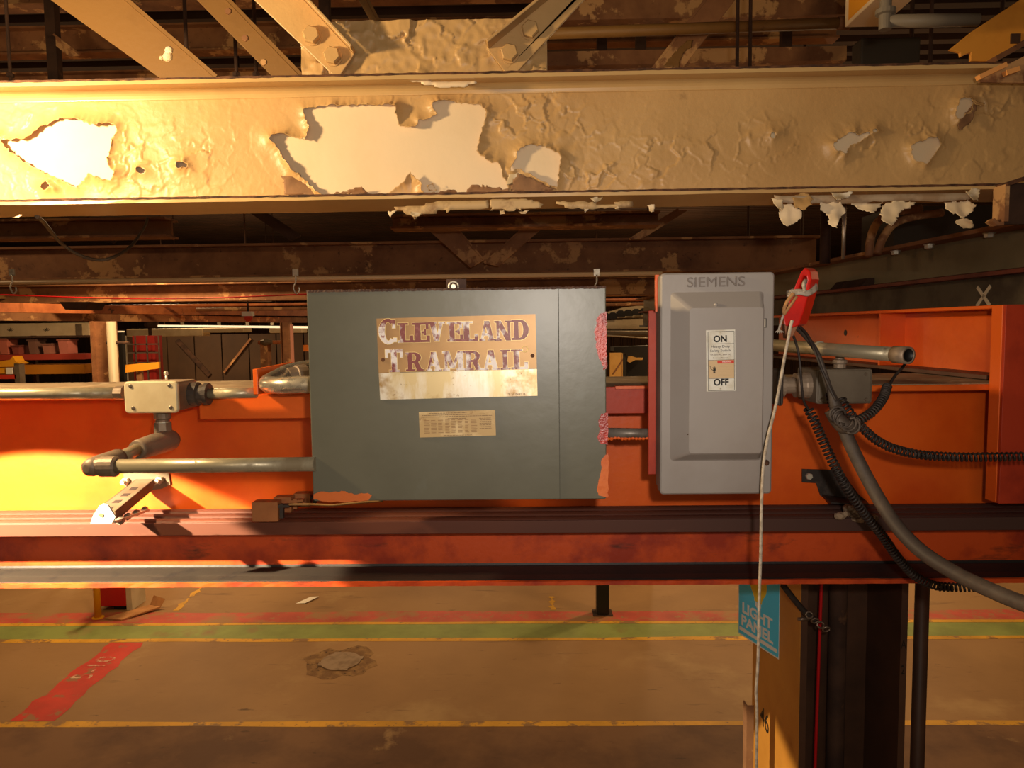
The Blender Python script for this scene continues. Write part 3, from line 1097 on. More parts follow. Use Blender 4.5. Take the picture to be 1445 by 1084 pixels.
# conductor bars lying in a channel along the web
tz0 = zc(753, 1.908)
tz1 = zc(735, 1.908)
track = thing('conductor_channel', 'long shelf channel with three dusty conductor bars along the lower web of the orange girder', 'conductor rail', (0, 1.95, tz0))
tx0, tx1 = -2.5, 2.25
mb = MB()
mb.profile_x([(1.908, tz0), (1.908, tz1), (1.914, tz1), (1.914, tz0 + .006), (GW - .005, tz0 + .006), (GW - .005, tz0)], tx0, tx1)
obj('shelf', mb, M_pink_bar, track, bevel=.0015)
for k in range(3):
    y0 = 1.916 + k * .047
    mb = MB()
    prof = []
    for a in range(0, 181, 20):
        prof.append((y0 + .022 - .020 * math.cos(math.radians(a)), tz1 - .012 + .0012 * k + .016 * math.sin(math.radians(a)) ** .7))
    mb.profile_x([(y0 + .002, tz0 + .006)] + prof + [(y0 + .042, tz0 + .006)], tx0, tx1)
    obj('conductor_bar', mb, M_pink_bar, track)


def soot_shade_to_the_right(m, x_at, width, dark_tone, k=0.25):
    """darker beyond x_at: grime on the conductors, painted light falloff on the rail"""
    nt = m.node_tree
    N, L = nt.nodes, nt.links
    b = N['Principled BSDF']
    src = b.inputs['Base Color'].links[0].from_socket
    tc = N.new('ShaderNodeTexCoord')
    sx = N.new('ShaderNodeSeparateXYZ')
    L.new(tc.outputs['Object'], sx.inputs[0])
    nz = N.new('ShaderNodeTexNoise')
    nz.inputs['Scale'].default_value = 3.0
    nz.inputs['Detail'].default_value = 6
    L.new(tc.outputs['Object'], nz.inputs['Vector'])
    ad = N.new('ShaderNodeMath')
    ad.operation = 'MULTIPLY_ADD'
    L.new(nz.outputs['Fac'], ad.inputs[0])
    ad.inputs[1].default_value = k * 2
    L.new(sx.outputs[0], ad.inputs[2])
    mr = N.new('ShaderNodeMapRange')
    mr.inputs['From Min'].default_value = x_at + k - width
    mr.inputs['From Max'].default_value = x_at + k + width
    L.new(ad.outputs[0], mr.inputs['Value'])
    mx = N.new('ShaderNodeMix')
    mx.data_type = 'RGBA'
    L.new(mr.outputs[0], mx.inputs['Factor'])
    L.new(src, mx.inputs['A'])
    mx.inputs['B'].default_value = lin(dark_tone)
    L.new(mx.outputs['Result'], b.inputs['Base Color'])


soot_shade_to_the_right(M_pink_bar, 0.35, 0.5, (70, 46, 40))
soot_shade_to_the_right(M_grease, -0.35, 0.35, (40, 35, 34))  # rail painted lighter at the left, where lamplight falls on it
# ================================================================ conduit run and brackets on the left of the girder
# upper conduit
YC = 1.80
cu = thing('conduit_pipe', 'galvanised conduit along the girder top running into the left side of the beige junction box', 'pipe', P(80, 556, YC))
rc = 8.2 * YC / F
mb = MB()
mb.tube([P(-160, 557, YC), P(172, 554.5, YC)], rc, 18)
obj('pipe', mb, M_conduit, cu)
mb = MB()
mb.lathe(P(163, 554.5, YC), (1, 0, 0), [(0, rc * 1.12), (.016, rc * 1.25), (.022, rc * 1.25)], 8)
obj('locknut', mb, M_fitting, cu)

# junction box
JF, JB = 1.755, 1.862
jb = thing('junction_box', 'beige junction box with four cover screws on the conduit at the upper left', 'junction box', P(215, 583, 1.82))
mb = MB()
xl, xr = xc(176, JF, 560), xc(252, JF, 560)
zt, zb = zc(538, JF, 215), zc(583, JF, 215)
mb.rbox(xl + .003, xr - .003, JF + .004, JB, zb + .003, zt - .003, .008)
obj('body', mb, M_boxside, jb)
mb = MB()
mb.rbox(xl, xr, JF - .004, JF + .004, zb, zt, .010)
obj('cover', mb, M_boxpaint, jb)
for (px, py) in ((184, 545), (239, 544), (188, 576), (241, 575)):
    mb = MB()
    c = P(px, py, JF - .004)
    mb.lathe(c, (0, -1, 0), [(0, .0048), (.0015, .0044), (.0025, .003)], 12)
    obj('screw', mb, M_screw, jb)
mb = MB()
mb.lathe(Vector((xr - .004, 1.83, (zt + zb) / 2)), (1, 0, 0), [(0, .030), (.020, .030), (.022, .024), (.034, .024), (.036, .028), (.046, .028)], 16)
obj('hub', mb, M_rubber, jb)
mb = MB()
c = P(235, 537, 1.86)
mb.tube([c - Vector((0, 0, .01)), c + Vector((0, 0, .016))], .0035, 8)
mb.lathe(c + Vector((0, 0, .014)), (0, 0, 1), [(0, .006), (.007, .006), (.009, .004)], 6)
obj('top_screw', mb, M_zinc, jb)

# short conduit right of the box into the orange plate
cs = thing('conduit_pipe', 'short conduit stub between the beige junction box and the orange angle plate', 'pipe', P(315, 551, 1.83))
mb = MB()
mb.tube([Vector((xr + .040, 1.83, (zt + zb) / 2)), Vector((xc(362, 1.83, 550), 1.83, (zt + zb) / 2 + .002))], rc * .95, 16)
obj('pipe', mb, M_conduit, cs)

# connector and pull-elbow pair below the box
c0 = P(229, 584, 1.815)
el = thing('conduit_elbow', 'dusty cast conduit elbow hanging below the beige junction box and reaching towards the camera', 'conduit fitting', c0)
mb = MB()
mb.lathe(c0 + Vector((0, 0, .004)), (0, 0, -1), [(0, .020), (.016, .020), (.018, .0165), (.024, .0165)], 16)
obj('collar', mb, M_fitting, el)
mb = MB()
mb.lathe(c0 + Vector((0, 0, -.019)), (0, 0, -1), [(0, .0175), (.003, .0175)], 16)
obj('ring', mb, M_zinc, el)
mb = MB()
mb.lathe(c0 + Vector((0, 0, -.022)), (0, 0, -1), [(0, .021), (.028, .022), (.040, .024)], 8)
obj('hex_neck', mb, M_fitting, el)
a = P(236, 622, 1.815)
b2 = P(196, 634, 1.70)
mb = MB()
d = (b2 - a).normalized()
mb.tube([a - d * .030, a - d * .026, a - d * .012, a, a.lerp(b2, .5), b2, b2 + d * .010], [.010, .020, .0265, .0275, .0265, .0235, .021], 20)
obj('body', mb, M_fitting, el)
c2 = P(150, 655, 1.555)
mb = MB()
mb.tube([b2 + d * .005, c2.lerp(b2, .35)], .0145, 16)
obj('nipple', mb, M_conduit, el)
# second elbow
YP = 1.545
e2 = thing('conduit_elbow', 'dusty cast conduit elbow nearest the camera where the lower conduit starts', 'conduit fitting', P(140, 668, YP))
p_start = P(150, 656.5, YP)
mb = MB()
c3 = P(132, 658.5, YP)
top = c2.lerp(b2, .42)
dd = (top - c3).normalized()
mb.tube([c3 - dd * .020, c3 - dd * .016, c3 - dd * .004, c3 + dd * .02, top - dd * .01, top], [.008, .0165, .0205, .0215, .0215, .0195], 20)
obj('body', mb, M_fitting, e2)
mb = MB()
ax = (P(300, 655.5, YP) - p_start).normalized()
mb.lathe(c3 - ax * .002, ax, [(0, .019), (.018, .0195), (.020, .0225), (.050, .0225), (.054, .019)], 18)
obj('socket', mb, M_fitting, e2)
# lower conduit
lc = thing('conduit_pipe', 'galvanised conduit running from the near elbow into the left side of the green-grey cabinet', 'pipe', P(300, 667, YP))
mb = MB()
rl = 10.3 * YP / F
mb.tube([c3 + ax * .048, P(445, 655, YP)], rl, 20)
obj('pipe', mb, M_conduit, lc)

# slotted support bracket with triangular end
br = thing('support_bracket', 'slotted steel support bracket with a white triangular end plate below the near elbow', 'bracket', P(205, 690, 2.03))
mb = MB()
YB0 = GW - .0055
mb.prism([P(174, 668, YB0), P(238, 668, YB0), P(240, 684, YB0), P(228, 690, YB0), P(196, 694, YB0), P(176, 688, YB0)], (0, .004, 0))
obj('back_plate', mb, M_bracket, br)
for (px, py) in ((178, 679), (226, 677)):
    mb = MB()
    c = P(px, py, YB0)
    mb.hexnut(c, (0, -1, 0), .012, .011)
    mb.lathe(c + Vector((0, -.011, 0)), (0, -1, 0), [(0, .006), (.012, .006)], 10)
    obj('bolt', mb, M_zinc, br)
A0, A1 = P(205, 676, 2.040), P(147, 722, 1.79)
d = (A1 - A0).normalized()
side = d.cross(Vector((0, 0, 1))).normalized()
upv = side.cross(d).normalized()
hw = .026


def arm_pt(t, s, u):
    return A0.lerp(A1, t) + side * s + upv * u


mb = MB()
mb.prism([arm_pt(0, -hw, 0), arm_pt(1, -hw, 0), arm_pt(1, hw, 0), arm_pt(0, hw, 0)], -upv * .003)
obj('arm_web', mb, M_bracket, br)
for s in (-hw, hw):
    mb = MB()
    sg = 1 if s > 0 else -1
    mb.prism([arm_pt(0, s, 0), arm_pt(1, s, 0), arm_pt(1, s, -.026), arm_pt(.12, s, -.026), arm_pt(0, s, -.014)], -side * .003 * sg)
    mb.prism([arm_pt(.12, s, -.026), arm_pt(1, s, -.026), arm_pt(1, s - sg * .009, -.026), arm_pt(.12, s - sg * .009, -.026)], upv * .0025)
    obj('arm_flange', mb, M_bracket, br)
M_slot = mat('dark_slot', (60, 40, 30), 0.9)
for k in range(4):
    t = .28 + k * .20
    mb = MB()
    mb.prism([arm_pt(t, -.010, .0006), arm_pt(t + .085, -.010, .0006), arm_pt(t + .085, .008, .0006), arm_pt(t, .008, .0006)], -upv * .0005)
    obj('slot', mb, M_slot, br)
mb = MB()
YT = 1.745
tri = [P(127, 739, YT), P(158, 739, YT), P(163, 730, YT), P(152, 713, YT), P(146, 711, YT), P(140, 714, YT), P(131, 728, YT)]
mb.prism(tri, (0, .006, 0))
obj('end_plate', mb, mat('white_end_plate', (240, 234, 220), 0.45), br, bevel=.0015)
mb = MB()
c = P(143, 727, YT)
mb.lathe(c, (0, -1, 0), [(0, .0062), (.002, .006)], 6)
obj('end_bolt', mb, M_brass, br)
mb = MB()
for (px, py, r) in ((170, 735, .010), (180, 729, .009), (192, 724, .009), (204, 719, .008)):
    mb = MB()
    c = P(px, py, 1.80 + (px - 170) * .004)
    mb.hexnut(c + Vector((0, .006, 0)), (0, -1, 0), r, .014)
    obj('clamp_nut', mb, M_fitting, br)
pass
mb = MB()
mb.bar(P(158, 737, 1.765), P(206, 720, 1.93), .018, .006)
obj('clamp_strap', mb, M_zinc, br)

# stepped clamps on the conductor bars, running under the cabinet
M_clamp = mat('tan_plastic_clamp', (176, 112, 66), 0.55, layers=[((150, 90, 52), 8, 0.45, 0.65)], bump=(60, .0005))
prev = None
labels = ['largest tan end clamp on the front conductor bar left of the cabinet', 'tan end clamp on the middle conductor bar just under the left cabinet edge', 'smallest tan end clamp on the rear conductor bar under the cabinet']
for k, (x0, x1, yt, yb, Y) in enumerate(((355, 392, 709, 737, 1.895), (386, 411, 702, 724, 1.955), (414, 438, 697, 716, 2.0))):
    cl = thing('end_clamp', labels[k], 'clamp', P((x0 + x1) / 2, yb, Y), 'end clamps of the conductor bars')
    mb = MB()
    mb.rbox(xc(x0, Y, 720), xc(x1, Y, 720), Y, Y + .034, zc(yb, Y, x0), zc(yt, Y, x0), .004)
    obj('housing', mb, M_clamp, cl, bevel=.002)
    mb = MB()
    mb.bar(P(x1, yt + 5, Y + .012), P(x1 + 18, yt + 4, Y + .012), .020, .007)
    mb.bar(P(x1 + 6, yt + 2, Y + .006), P(x1 + 6, yb - 6, Y + .006), .010, .010, (0, 1, 0))
    obj('contact_arm', mb, M_rubber if k != 1 else M_clamp, cl)
jl = tag(obj('jumper_wire', MB().tube(spline([P(408, 712, 1.87), P(440, 712, 1.865), P(470, 713, 1.862), P(500, 710, 1.864), P(540, 707, 1.87)], 6), .0032, 8), M_brass), 'thin brass jumper wire bent along below the green-grey cabinet', 'wire')

# orange mounting plates behind the cabinet
mp = thing('mounting_plate', 'orange cross plate on the girder behind the left side of the green-grey cabinet', 'plate', P(360, 590, 1.87))
mb = MB()
mb.box(xc(283, 1.88, 573), xc(470, 1.88, 573), 1.872, 1.884, zc(591, 1.872, 360), zc(557, 1.872, 360))
obj('plate', mb, M_orange, mp, bevel=.0015)
mb = MB()
xa = xc(357, 1.80, 540)
mb.prism([Vector((xa, 1.80, zc(557, 1.80, 357))), Vector((xa, 1.80, zc(521, 1.80, 357))), Vector((xa, 2.08, zc(521, 1.80, 357) + .004)), Vector((xa, 2.08, zc(557, 1.80, 357)))], (.012, 0, 0))
obj('upright', mb, M_orange, mp, bevel=.0015)
# chrome bend entering the cabinet
bend = thing('conduit_bend', 'shiny conduit bend looping behind the left edge of the green-grey cabinet', 'pipe', P(400, 555, 1.76))
path = [P(440, 543, 1.70), P(420, 543, 1.70), P(398, 544, 1.71), P(381, 543, 1.745), P(378, 540, 1.80), P(392, 532, 1.88), P(410, 524, 1.95), P(440, 518, 2.0), P(480, 514, 2.03)]
mb = MB()
mb.tube(spline(path, 6), .0205, 18)
obj('pipe', mb, mat('bright_conduit', (196, 186, 168), 0.25, 0.75, layers=[((140, 126, 108), 14, 0.55, 0.68, None, 0.5, 0.3)]), bend)
mb = MB()
mb.lathe(P(406, 533, 1.91), (.75, .65, .06), [(0, .026), (.022, .026), (.024, .030), (.05, .030)], 16)
obj('coupling', mb, M_fitting, bend)
# ================================================================ green-grey control cabinet
CF, CBK = 1.55, 1.86
cab = thing('control_cabinet', 'large green-grey steel control cabinet with a brass nameplate in the middle of the girder', 'cabinet', P(648, 706, 1.7))
xl, xr = xc(437, CF, 555), xc(855.5, CF, 555)
zt, zb = zc(407.5, CF, 648), zc(706, CF, 648)
TILT = math.radians(0.0)
mb = MB()
mb.rbox(xl + .002, xr - .002, CF + .018, CBK, zb + .002, zt - .002, .004)
obj('body', mb, M_cab, cab)
mb = MB()
mb.rbox(xl, xr, CF, CF + .020, zb, zt, .005)
obj('door', mb, M_cab, cab)
# seam where the door sheet laps, at the right
xs = xc(788, CF, 500)
mb = MB()
mb.box(xs, xs + .0016, CF - .0012, CF, zb + .001, zt - .001)
obj('seam', mb, mat('dark_seam', (74, 72, 62), 0.7), cab)
mb = MB()
mb.profile_x([(CF - .0012, zt - .0035), (CF - .0012, zt + .0012), (CF + .02, zt + .0012), (CF + .02, zt - .001)], xl, xr, 180, .0007)
obj('top_rim', mb, M_cab_top, cab)


def blotch(name, pts, y, m, parent, seed, label=None, thick=.0012):
    rnd = random.Random(seed)
    q = densify([(P(px, py, y).x, P(px, py, y).z) for px, py in pts], amp=.0018, seed=seed)
    mb = MB()
    mb.prism([(x, y, z) for x, z in q], (0, -thick, 0))
    return obj(name, mb, m, parent, label=label)


fy0 = CF - .0003
blotch('paint_blotch', [(856, 440), (848, 442), (842, 450), (839, 470), (842, 490), (846, 506), (852, 522), (856, 520)], fy0, M_redgloss, cab, 1, 'red paint blotch high on the right edge')
blotch('paint_blotch', [(857, 582), (848, 584), (844, 594), (846, 606), (843, 616), (848, 626), (858, 628)], fy0, M_redgloss, cab, 2, 'red paint blotch at mid height')
blotch('paint_blotch', [(858, 640), (850, 646), (848, 660), (846, 674), (842, 688), (844, 700), (858, 703)], fy0, M_orange_smear, cab, 3, 'orange paint blotch at the lower right corner')
blotch('paint_blotch', [(443, 704), (443, 697), (456, 693), (470, 695), (482, 693), (500, 697), (518, 696), (524, 700), (520, 706), (490, 708), (460, 708)], fy0, M_orange_smear, cab, 4, 'orange smear at the lower left corner')
# hasp and ring on the top
YH = CF + .05
mb = MB()
mb.box(xc(630, YH, 405), xc(658, YH, 405), YH, YH + .006, zt - .01, zc(394, YH, 640))
obj('hasp_plate', mb, M_cab_top, cab)
mb = MB()
c = P(640, 404.5, YH - .004)
ring = [c + Vector((.0105 * math.cos(a), 0, .0105 * math.sin(a))) for a in [2 * math.pi * k / 24 for k in range(25)]]
mb.tube(ring, .0022, 8)
obj('ring', mb, M_zinc, cab)
mb = MB()
mb.hexnut(c + Vector((0, .002, 0)), (0, -1, 0), .0062, .006)
obj('hasp_bolt', mb, M_zinc, cab)

# nameplate
TI = math.radians(0.9)
npc = P(645.2, 504.2, CF)
NW, NH = 224 * CF / F, 115 * CF / F
plate = thing_plate = None
fr = front(npc.x, CF - .0005, npc.z, TI)
mb = MB()
mb.prism([fr(-NW / 2, -NH * .165, 0), fr(NW / 2, -NH * .165, 0), fr(NW / 2, NH / 2, 0), fr(-NW / 2, NH / 2, 0)], (0, -.0016, 0))
name_plate = obj('nameplate', mb, M_brass, cab, label='brass nameplate with maroon letters')
mb = MB()
mb.prism([fr(-NW / 2 + .001, -NH / 2, 0), fr(NW / 2, -NH / 2, 0), fr(NW / 2, -NH * .170, 0), fr(-NW / 2, -NH * .170, 0)], (0, -.0015, 0))
obj('data_strip', mb, M_tinplate, cab, label='worn bright strip under the letters')
for u in (-NW / 2 + .010, NW / 2 - .0085):
    mb = MB()
    cc = fr(u, -.001, .0016)
    mb.lathe(cc, (0, -1, 0), [(0, .0042), (.001, .0042), (.0016, .0026)], 14)
    obj('rivet', mb, M_rust_edge, cab)
# slab-serif letters drawn stroke by stroke (unit cell: height 1)
TH, TN, SF = .26, .15, .10


def q(x0, y0, x1, y1):
    return [(x0, y0), (x1, y0), (x1, y1), (x0, y1)]


def sl(xb, xt, w, y0=0.0, y1=1.0):
    return [(xb - w / 2, y0), (xb + w / 2, y0), (xt + w / 2, y1), (xt - w / 2, y1)]


def arc(cx, cy, rx, ry, t, a0, a1, n=12, tv=None):
    tv = tv or t
    out = []
    for k in range(n):
        A = math.radians(a0 + (a1 - a0) * k / n)
        B = math.radians(a0 + (a1 - a0) * (k + 1) / n)
        out.append([(cx + rx * math.cos(A), cy + ry * math.sin(A)), (cx + rx * math.cos(B), cy + ry * math.sin(B)), (cx + (rx - t) * math.cos(B), cy + (ry - tv) * math.sin(B)), (cx + (rx - t) * math.cos(A), cy + (ry - tv) * math.sin(A))])
    return out


def glyph(ch):
    if ch == 'C':
        return .80, arc(.42, .5, .42, .52, .27, 48, 312, 16, .14) + [q(.60, .62, .74, .98), q(.64, .07, .78, .24)]
    if ch == 'L':
        return .66, [q(.10, 0, .33, 1), q(0, .90, .46, 1), q(0, 0, .64, .12), q(.52, 0, .66, .36)]
    if ch == 'E':
        return .70, [q(.10, 0, .33, 1), q(0, .88, .66, 1), q(0, 0, .68, .12), q(.54, .66, .66, 1), q(.56, 0, .70, .34), q(.36, .44, .52, .56), q(.46, .34, .56, .66)]
    if ch == 'V':
        return .82, [sl(.40, .18, .26), sl(.42, .66, .15), q(0, .90, .40, 1), q(.50, .90, .84, 1)]
    if ch == 'A':
        return .88, [sl(.14, .40, .15), sl(.70, .46, .27), q(0, 0, .32, .10), q(.50, 0, .92, .10), q(.24, .26, .62, .38), q(.30, .90, .58, 1.0)]
    if ch == 'N':
        return .90, [q(.10, 0, .25, 1), q(.68, 0, .83, 1), sl(.72, .20, .28), q(0, 0, .36, .10), q(0, .90, .30, 1), q(.56, .90, .94, 1)]
    if ch == 'D':
        return .82, [q(.10, 0, .33, 1), q(0, .88, .44, 1), q(0, 0, .44, .12)] + arc(.40, .5, .42, .5, .27, -90, 90, 12, .13)
    if ch == 'T':
        return .80, [q(.27, 0, .53, 1), q(0, .86, .80, 1), q(0, .64, .12, 1), q(.68, .64, .80, 1), q(.16, 0, .64, .10)]
    if ch == 'R':
        return .86, [q(.10, 0, .33, 1), q(0, .88, .44, 1), q(0, 0, .46, .10), q(.30, .42, .46, .54), sl(.70, .50, .26, 0, .50), q(.58, 0, .90, .10)] + arc(.42, .71, .36, .29, .25, -90, 90, 10, .12)
    if ch == 'M':
        return 1.10, [q(.10, 0, .25, 1), q(.80, 0, 1.06, 1), sl(.50, .22, .24, .1, 1), sl(.52, .86, .16, .1, 1), q(0, 0, .36, .10), q(.70, 0, 1.14, .10), q(0, .90, .30, 1), q(.80, .90, 1.14, 1)]
    if ch == 'I':
        return .46, [q(.10, 0, .33, 1), q(0, .90, .46, 1), q(0, 0, .46, .10)]
    return .4, []


def grow(poly, d):
    n = len(poly)
    area = sum(poly[i][0] * poly[(i + 1) % n][1] - poly[(i + 1) % n][0] * poly[i][1] for i in range(n))
    sgn = 1 if area > 0 else -1
    lines = []
    for i in range(n):
        a, b = poly[i], poly[(i + 1) % n]
        L = math.hypot(b[0] - a[0], b[1] - a[1]) or 1e-9
        nx, ny = (b[1] - a[1]) / L * sgn, -(b[0] - a[0]) / L * sgn
        lines.append((a[0] + nx * d, a[1] + ny * d, (b[0] - a[0]) / L, (b[1] - a[1]) / L))
    out = []
    for i in range(n):
        x1, y1, dx1, dy1 = lines[i - 1]
        x2, y2, dx2, dy2 = lines[i]
        det = dx1 * dy2 - dy1 * dx2
        if abs(det) < 1e-6:
            out.append((x2, y2))
            continue
        t = ((x2 - x1) * dy2 - (y2 - y1) * dx2) / det
        out.append((x1 + dx1 * t, y1 + dy1 * t))
    return out


def pl_uv(px, py):
    p = P(px, py, CF)
    dx, dz = p.x - npc.x, p.z - npc.z
    return dx * math.cos(TI) + dz * math.sin(TI), -dx * math.sin(TI) + dz * math.cos(TI)


def word(spec, label):
    """spec: list of (letter, left px, right px, top px, bottom px)"""
    for ch, x0, x1, yt, yb in spec:
        w, polys = glyph(ch)
        u0, v0 = pl_uv(x0, yb)
        u1, v1 = pl_uv(x1, yt)
        sh = (u1 - u0) * .045
        u0, u1 = u0 + sh, u1 - sh
        sx, sy = (u1 - u0) / w, (v1 - v0)
        mo, mi = MB(), MB()
        for n_, pg in enumerate(polys):
            e_ = n_ * 2.5e-5
            real = [(u0 + x * sx, v0 + y * sy) for x, y in pg]
            g = grow(real, .0008)
            mo.prism([fr(u, v, .0014 + e_) for u, v in g], (0, -.0004, 0))
            mi.prism([fr(u, v, .0022 + e_) for u, v in real], (0, -.0004, 0))
        obj('letter_edge', mo, M_gold, name_plate)
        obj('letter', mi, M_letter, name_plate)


def pxn(zx, zy):
    return 520 + zx / 5.419, 430 + zy / 5.42


def zspec(rows):
    out = []
    for ch, a, b, t, bt in rows:
        x0, yt = pxn(a, t)
        x1, yb = pxn(b, bt)
        out.append((ch, x0, x1, yt, yb))
    return out


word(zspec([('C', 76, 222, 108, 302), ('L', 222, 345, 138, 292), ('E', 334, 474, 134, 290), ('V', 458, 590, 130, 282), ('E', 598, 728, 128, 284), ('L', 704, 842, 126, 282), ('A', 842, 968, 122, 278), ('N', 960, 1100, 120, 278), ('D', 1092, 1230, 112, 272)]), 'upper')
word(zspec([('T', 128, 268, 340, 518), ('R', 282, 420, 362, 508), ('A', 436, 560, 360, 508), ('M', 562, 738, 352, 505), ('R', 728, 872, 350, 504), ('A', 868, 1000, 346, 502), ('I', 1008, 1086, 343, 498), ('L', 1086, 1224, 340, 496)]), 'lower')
u, v = pl_uv(*pxn(1195, 340))
mb = MB()
mb.tube([fr(u + .0062 * math.cos(a), v + .0062 * math.sin(a), .0018) for a in [2 * math.pi * k / 24 for k in range(25)]], .0008, 6)
obj('registered_mark', mb, M_gold, name_plate)
u, v = pl_uv(*pxn(1133, 686))
obj('serial_number', text_mesh('T 257495 B', .0062, lambda a, b, d: fr(u + a, v + b, .0015 + d), .0003, sx=1.25), M_ink, cab)
u, v = pl_uv(*pxn(280, 612))
obj('ghost_text', text_mesh('E  ELEVE  E', .013, lambda a, b, d: fr(u + a, v + b, .0012 + d), .0004, sx=1.1), M_tinplate, cab)
u, v = pl_uv(*pxn(1010, 590))
obj('ghost_text', text_mesh('EAT', .013, lambda a, b, d: fr(u + a, v + b, .0012 + d), .0004, sx=1.2), M_tinplate, cab)

# rating plate
rc_ = P(645.5, 598, CF)
RW, RH = 108.5 * CF / F, 36.5 * CF / F
f2 = front(rc_.x, CF - .0005, rc_.z, TI * 1.1)
mb = MB()
mb.prism([f2(-RW / 2, -RH / 2, 0), f2(RW / 2, -RH / 2, 0), f2(RW / 2, RH / 2, 0), f2(-RW / 2, RH / 2, 0)], (0, -.0010, 0))
rp = obj('rating_plate', mb, M_label_paper, cab, label='small tan rating plate with worn columns of print')
mb = MB()
rnd = random.Random(11)


def dash(mbx, u0, u1, v, h, d=.0010):
    mbx.prism([f2(u0, v - h / 2, d), f2(u1, v - h / 2, d), f2(u1, v + h / 2, d), f2(u0, v + h / 2, d)], (0, -.0002, 0))


def printed_line(mbx, u0, u1, v, h=.0009):
    u = u0
    while u < u1:
        w = rnd.uniform(.002, .007)
        dash(mbx, u, min(u + w, u1), v, h)
        u += w + .0011


printed_line(mb, -.06, .02, .0235)
printed_line(mb, -.074, .060, .0195)
printed_line(mb, -.074, .074, .0160)
printed_line(mb, -.02, .02, .0115)
for r_ in range(7):
    printed_line(mb, .046 + rnd.uniform(0, .004), .072, .0105 - r_ * .0036, .0008)
printed_line(mb, -.03, .03, -.0245)
obj('print', mb, M_ink, rp)
mb = MB()
for (a, b) in ((-.071, -.058), (-.056, -.044), (-.041, -.030), (-.026, -.016), (-.013, -.002), (.001, .012), (.016, .025), (.029, .042)):
    for r_ in range(9):
        dash(mb, a, b - rnd.uniform(0, .003), .0085 - r_ * .0033, .0014)
obj('faded_columns', mb, M_inkfade, rp)
# ================================================================ grey safety switch right of the cabinet
SF0 = 1.60
sw = thing('safety_switch', 'tall grey safety switch box with raised cover and ON/OFF label, right of the cabinet', 'switch box', P(1010, 697, 1.75))
xl, xr = xc(932, SF0, 540), xc(1091, SF0, 540)
zt, zb = zc(385, SF0, 1010), zc(697.5, SF0, 1010)
mb = MB()
mb.rbox(xl + .004, xr - .004, SF0 + .03, SF0 + .075, zb + .004, zt - .002, .006)
obj('enclosure', mb, M_siem, sw)
# door with a raised field
fx0, fx1 = xc(948, SF0, 540), xc(1074, SF0, 540)
fz1, fz0 = zc(414, SF0, 1010), zc(648, SF0, 1010)
ix0, ix1 = xc(966, SF0, 540), xc(1071, SF0, 540)
iz1, iz0 = zc(433, SF0, 1010), zc(638, SF0, 1010)
mb = MB()


def rr(x0, x1, z0, z1, r, y, seg=4):
    out = []
    for (cx, cz, a0) in ((x1 - r, z1 - r, 0), (x0 + r, z1 - r, 90), (x0 + r, z0 + r, 180), (x1 - r, z0 + r, 270)):
        for k in range(seg + 1):
            a = math.radians(a0 + 90.0 * k / seg)
            out.append((cx + r * math.cos(a), y, cz + r * math.sin(a)))
    return out


rings = [rr(xl, xr, zb, zt, .008, SF0 + .034), rr(xl, xr, zb, zt, .008, SF0 + .003), rr(xl + .003, xr - .003, zb + .003, zt - .003, .007, SF0),
         rr(fx0 - .003, fx1 + .003, fz0 - .003, fz1 + .003, .008, SF0), rr(fx0, fx1, fz0, fz1, .008, SF0 - .003),
         rr(ix0, ix1, iz0, iz1, .008, SF0 - .030), rr(ix0 + .003, ix1 - .003, iz0 + .003, iz1 - .003, .007, SF0 - .033)]
n = len(rings[0])
vs = [p for r_ in rings for p in r_]
fs = []
for a in range(len(rings) - 1):
    for k in range(n):
        k2 = (k + 1) % n
        fs.append((a * n + k, (a + 1) * n + k, (a + 1) * n + k2, a * n + k2))
fs.append(tuple((len(rings) - 1) * n + k for k in range(n)))
mb.add(vs, fs)
obj('cover', mb, M_siem, sw)
# embossed maker's lettering, its shading painted as a darker grey
e0 = P(1010, 398.5, SF0)
fe = front(e0.x, SF0, e0.z, math.radians(.4))
obj('embossed_lettering', text_mesh('SIEMENS', .030, lambda u, v, d: fe(u, v, d - .001), .0050, sx=1.12), mat('emboss_shade_grey', (118, 108, 102), .5), sw)
# slotted window at the right
mb = MB()
c = P(1079, 456, SF0 - .0005)
mb.box(c.x - .004, c.x + .004, SF0 - .0012, SF0, c.z - .010, c.z + .010)
obj('latch_slot', mb, mat('dark_slot_grey', (70, 64, 60), 0.6), sw)
mb = MB()
mb.box(c.x - .0015, c.x + .0015, SF0 - .0022, SF0 - .001, c.z - .009, c.z + .009)
obj('latch_tongue', mb, M_zinc, sw)
for (px, py) in ((1010, 430), (972, 613)):
    mb = MB()
    c = P(px, py, SF0 - .028)
    mb.lathe(c + Vector((0, .002, 0)), (0, -1, 0), [(0, .004), (.004, .004), (.006, .002)], 10)
    obj('cover_rivet', mb, M_siem if py < 500 else M_rust_edge, sw)
mb = MB()
c = P(1081, 653, SF0)
mb.lathe(c, (0, -1, 0), [(0, .007), (.005, .006), (.008, .003)], 8)
obj('door_screw', mb, M_rust_edge, sw)
# red lead edge at the left
xle = xc(924, 1.66, 540)
mb = MB()
mb.box(xle, xl + .006, 1.655, 1.665, zc(440, 1.66, 926), zc(388, 1.66, 926))
obj('side_flange', mb, M_orange, sw, label='orange side flange')

# label
LY = SF0 - .033
lc_ = P(1017, 509, LY)
LW, LH = 40.5 * LY / F, 86 * LY / F
f3 = front(lc_.x, LY - .0003, lc_.z, math.radians(.9))


def rect(m, name, u0, v0, u1, v1, d, parent, th=.0003):
    mb = MB()
    mb.prism([f3(u0, v0, d), f3(u1, v0, d), f3(u1, v1, d), f3(u0, v1, d)], (0, -th, 0))
    return obj(name, mb, m, parent)


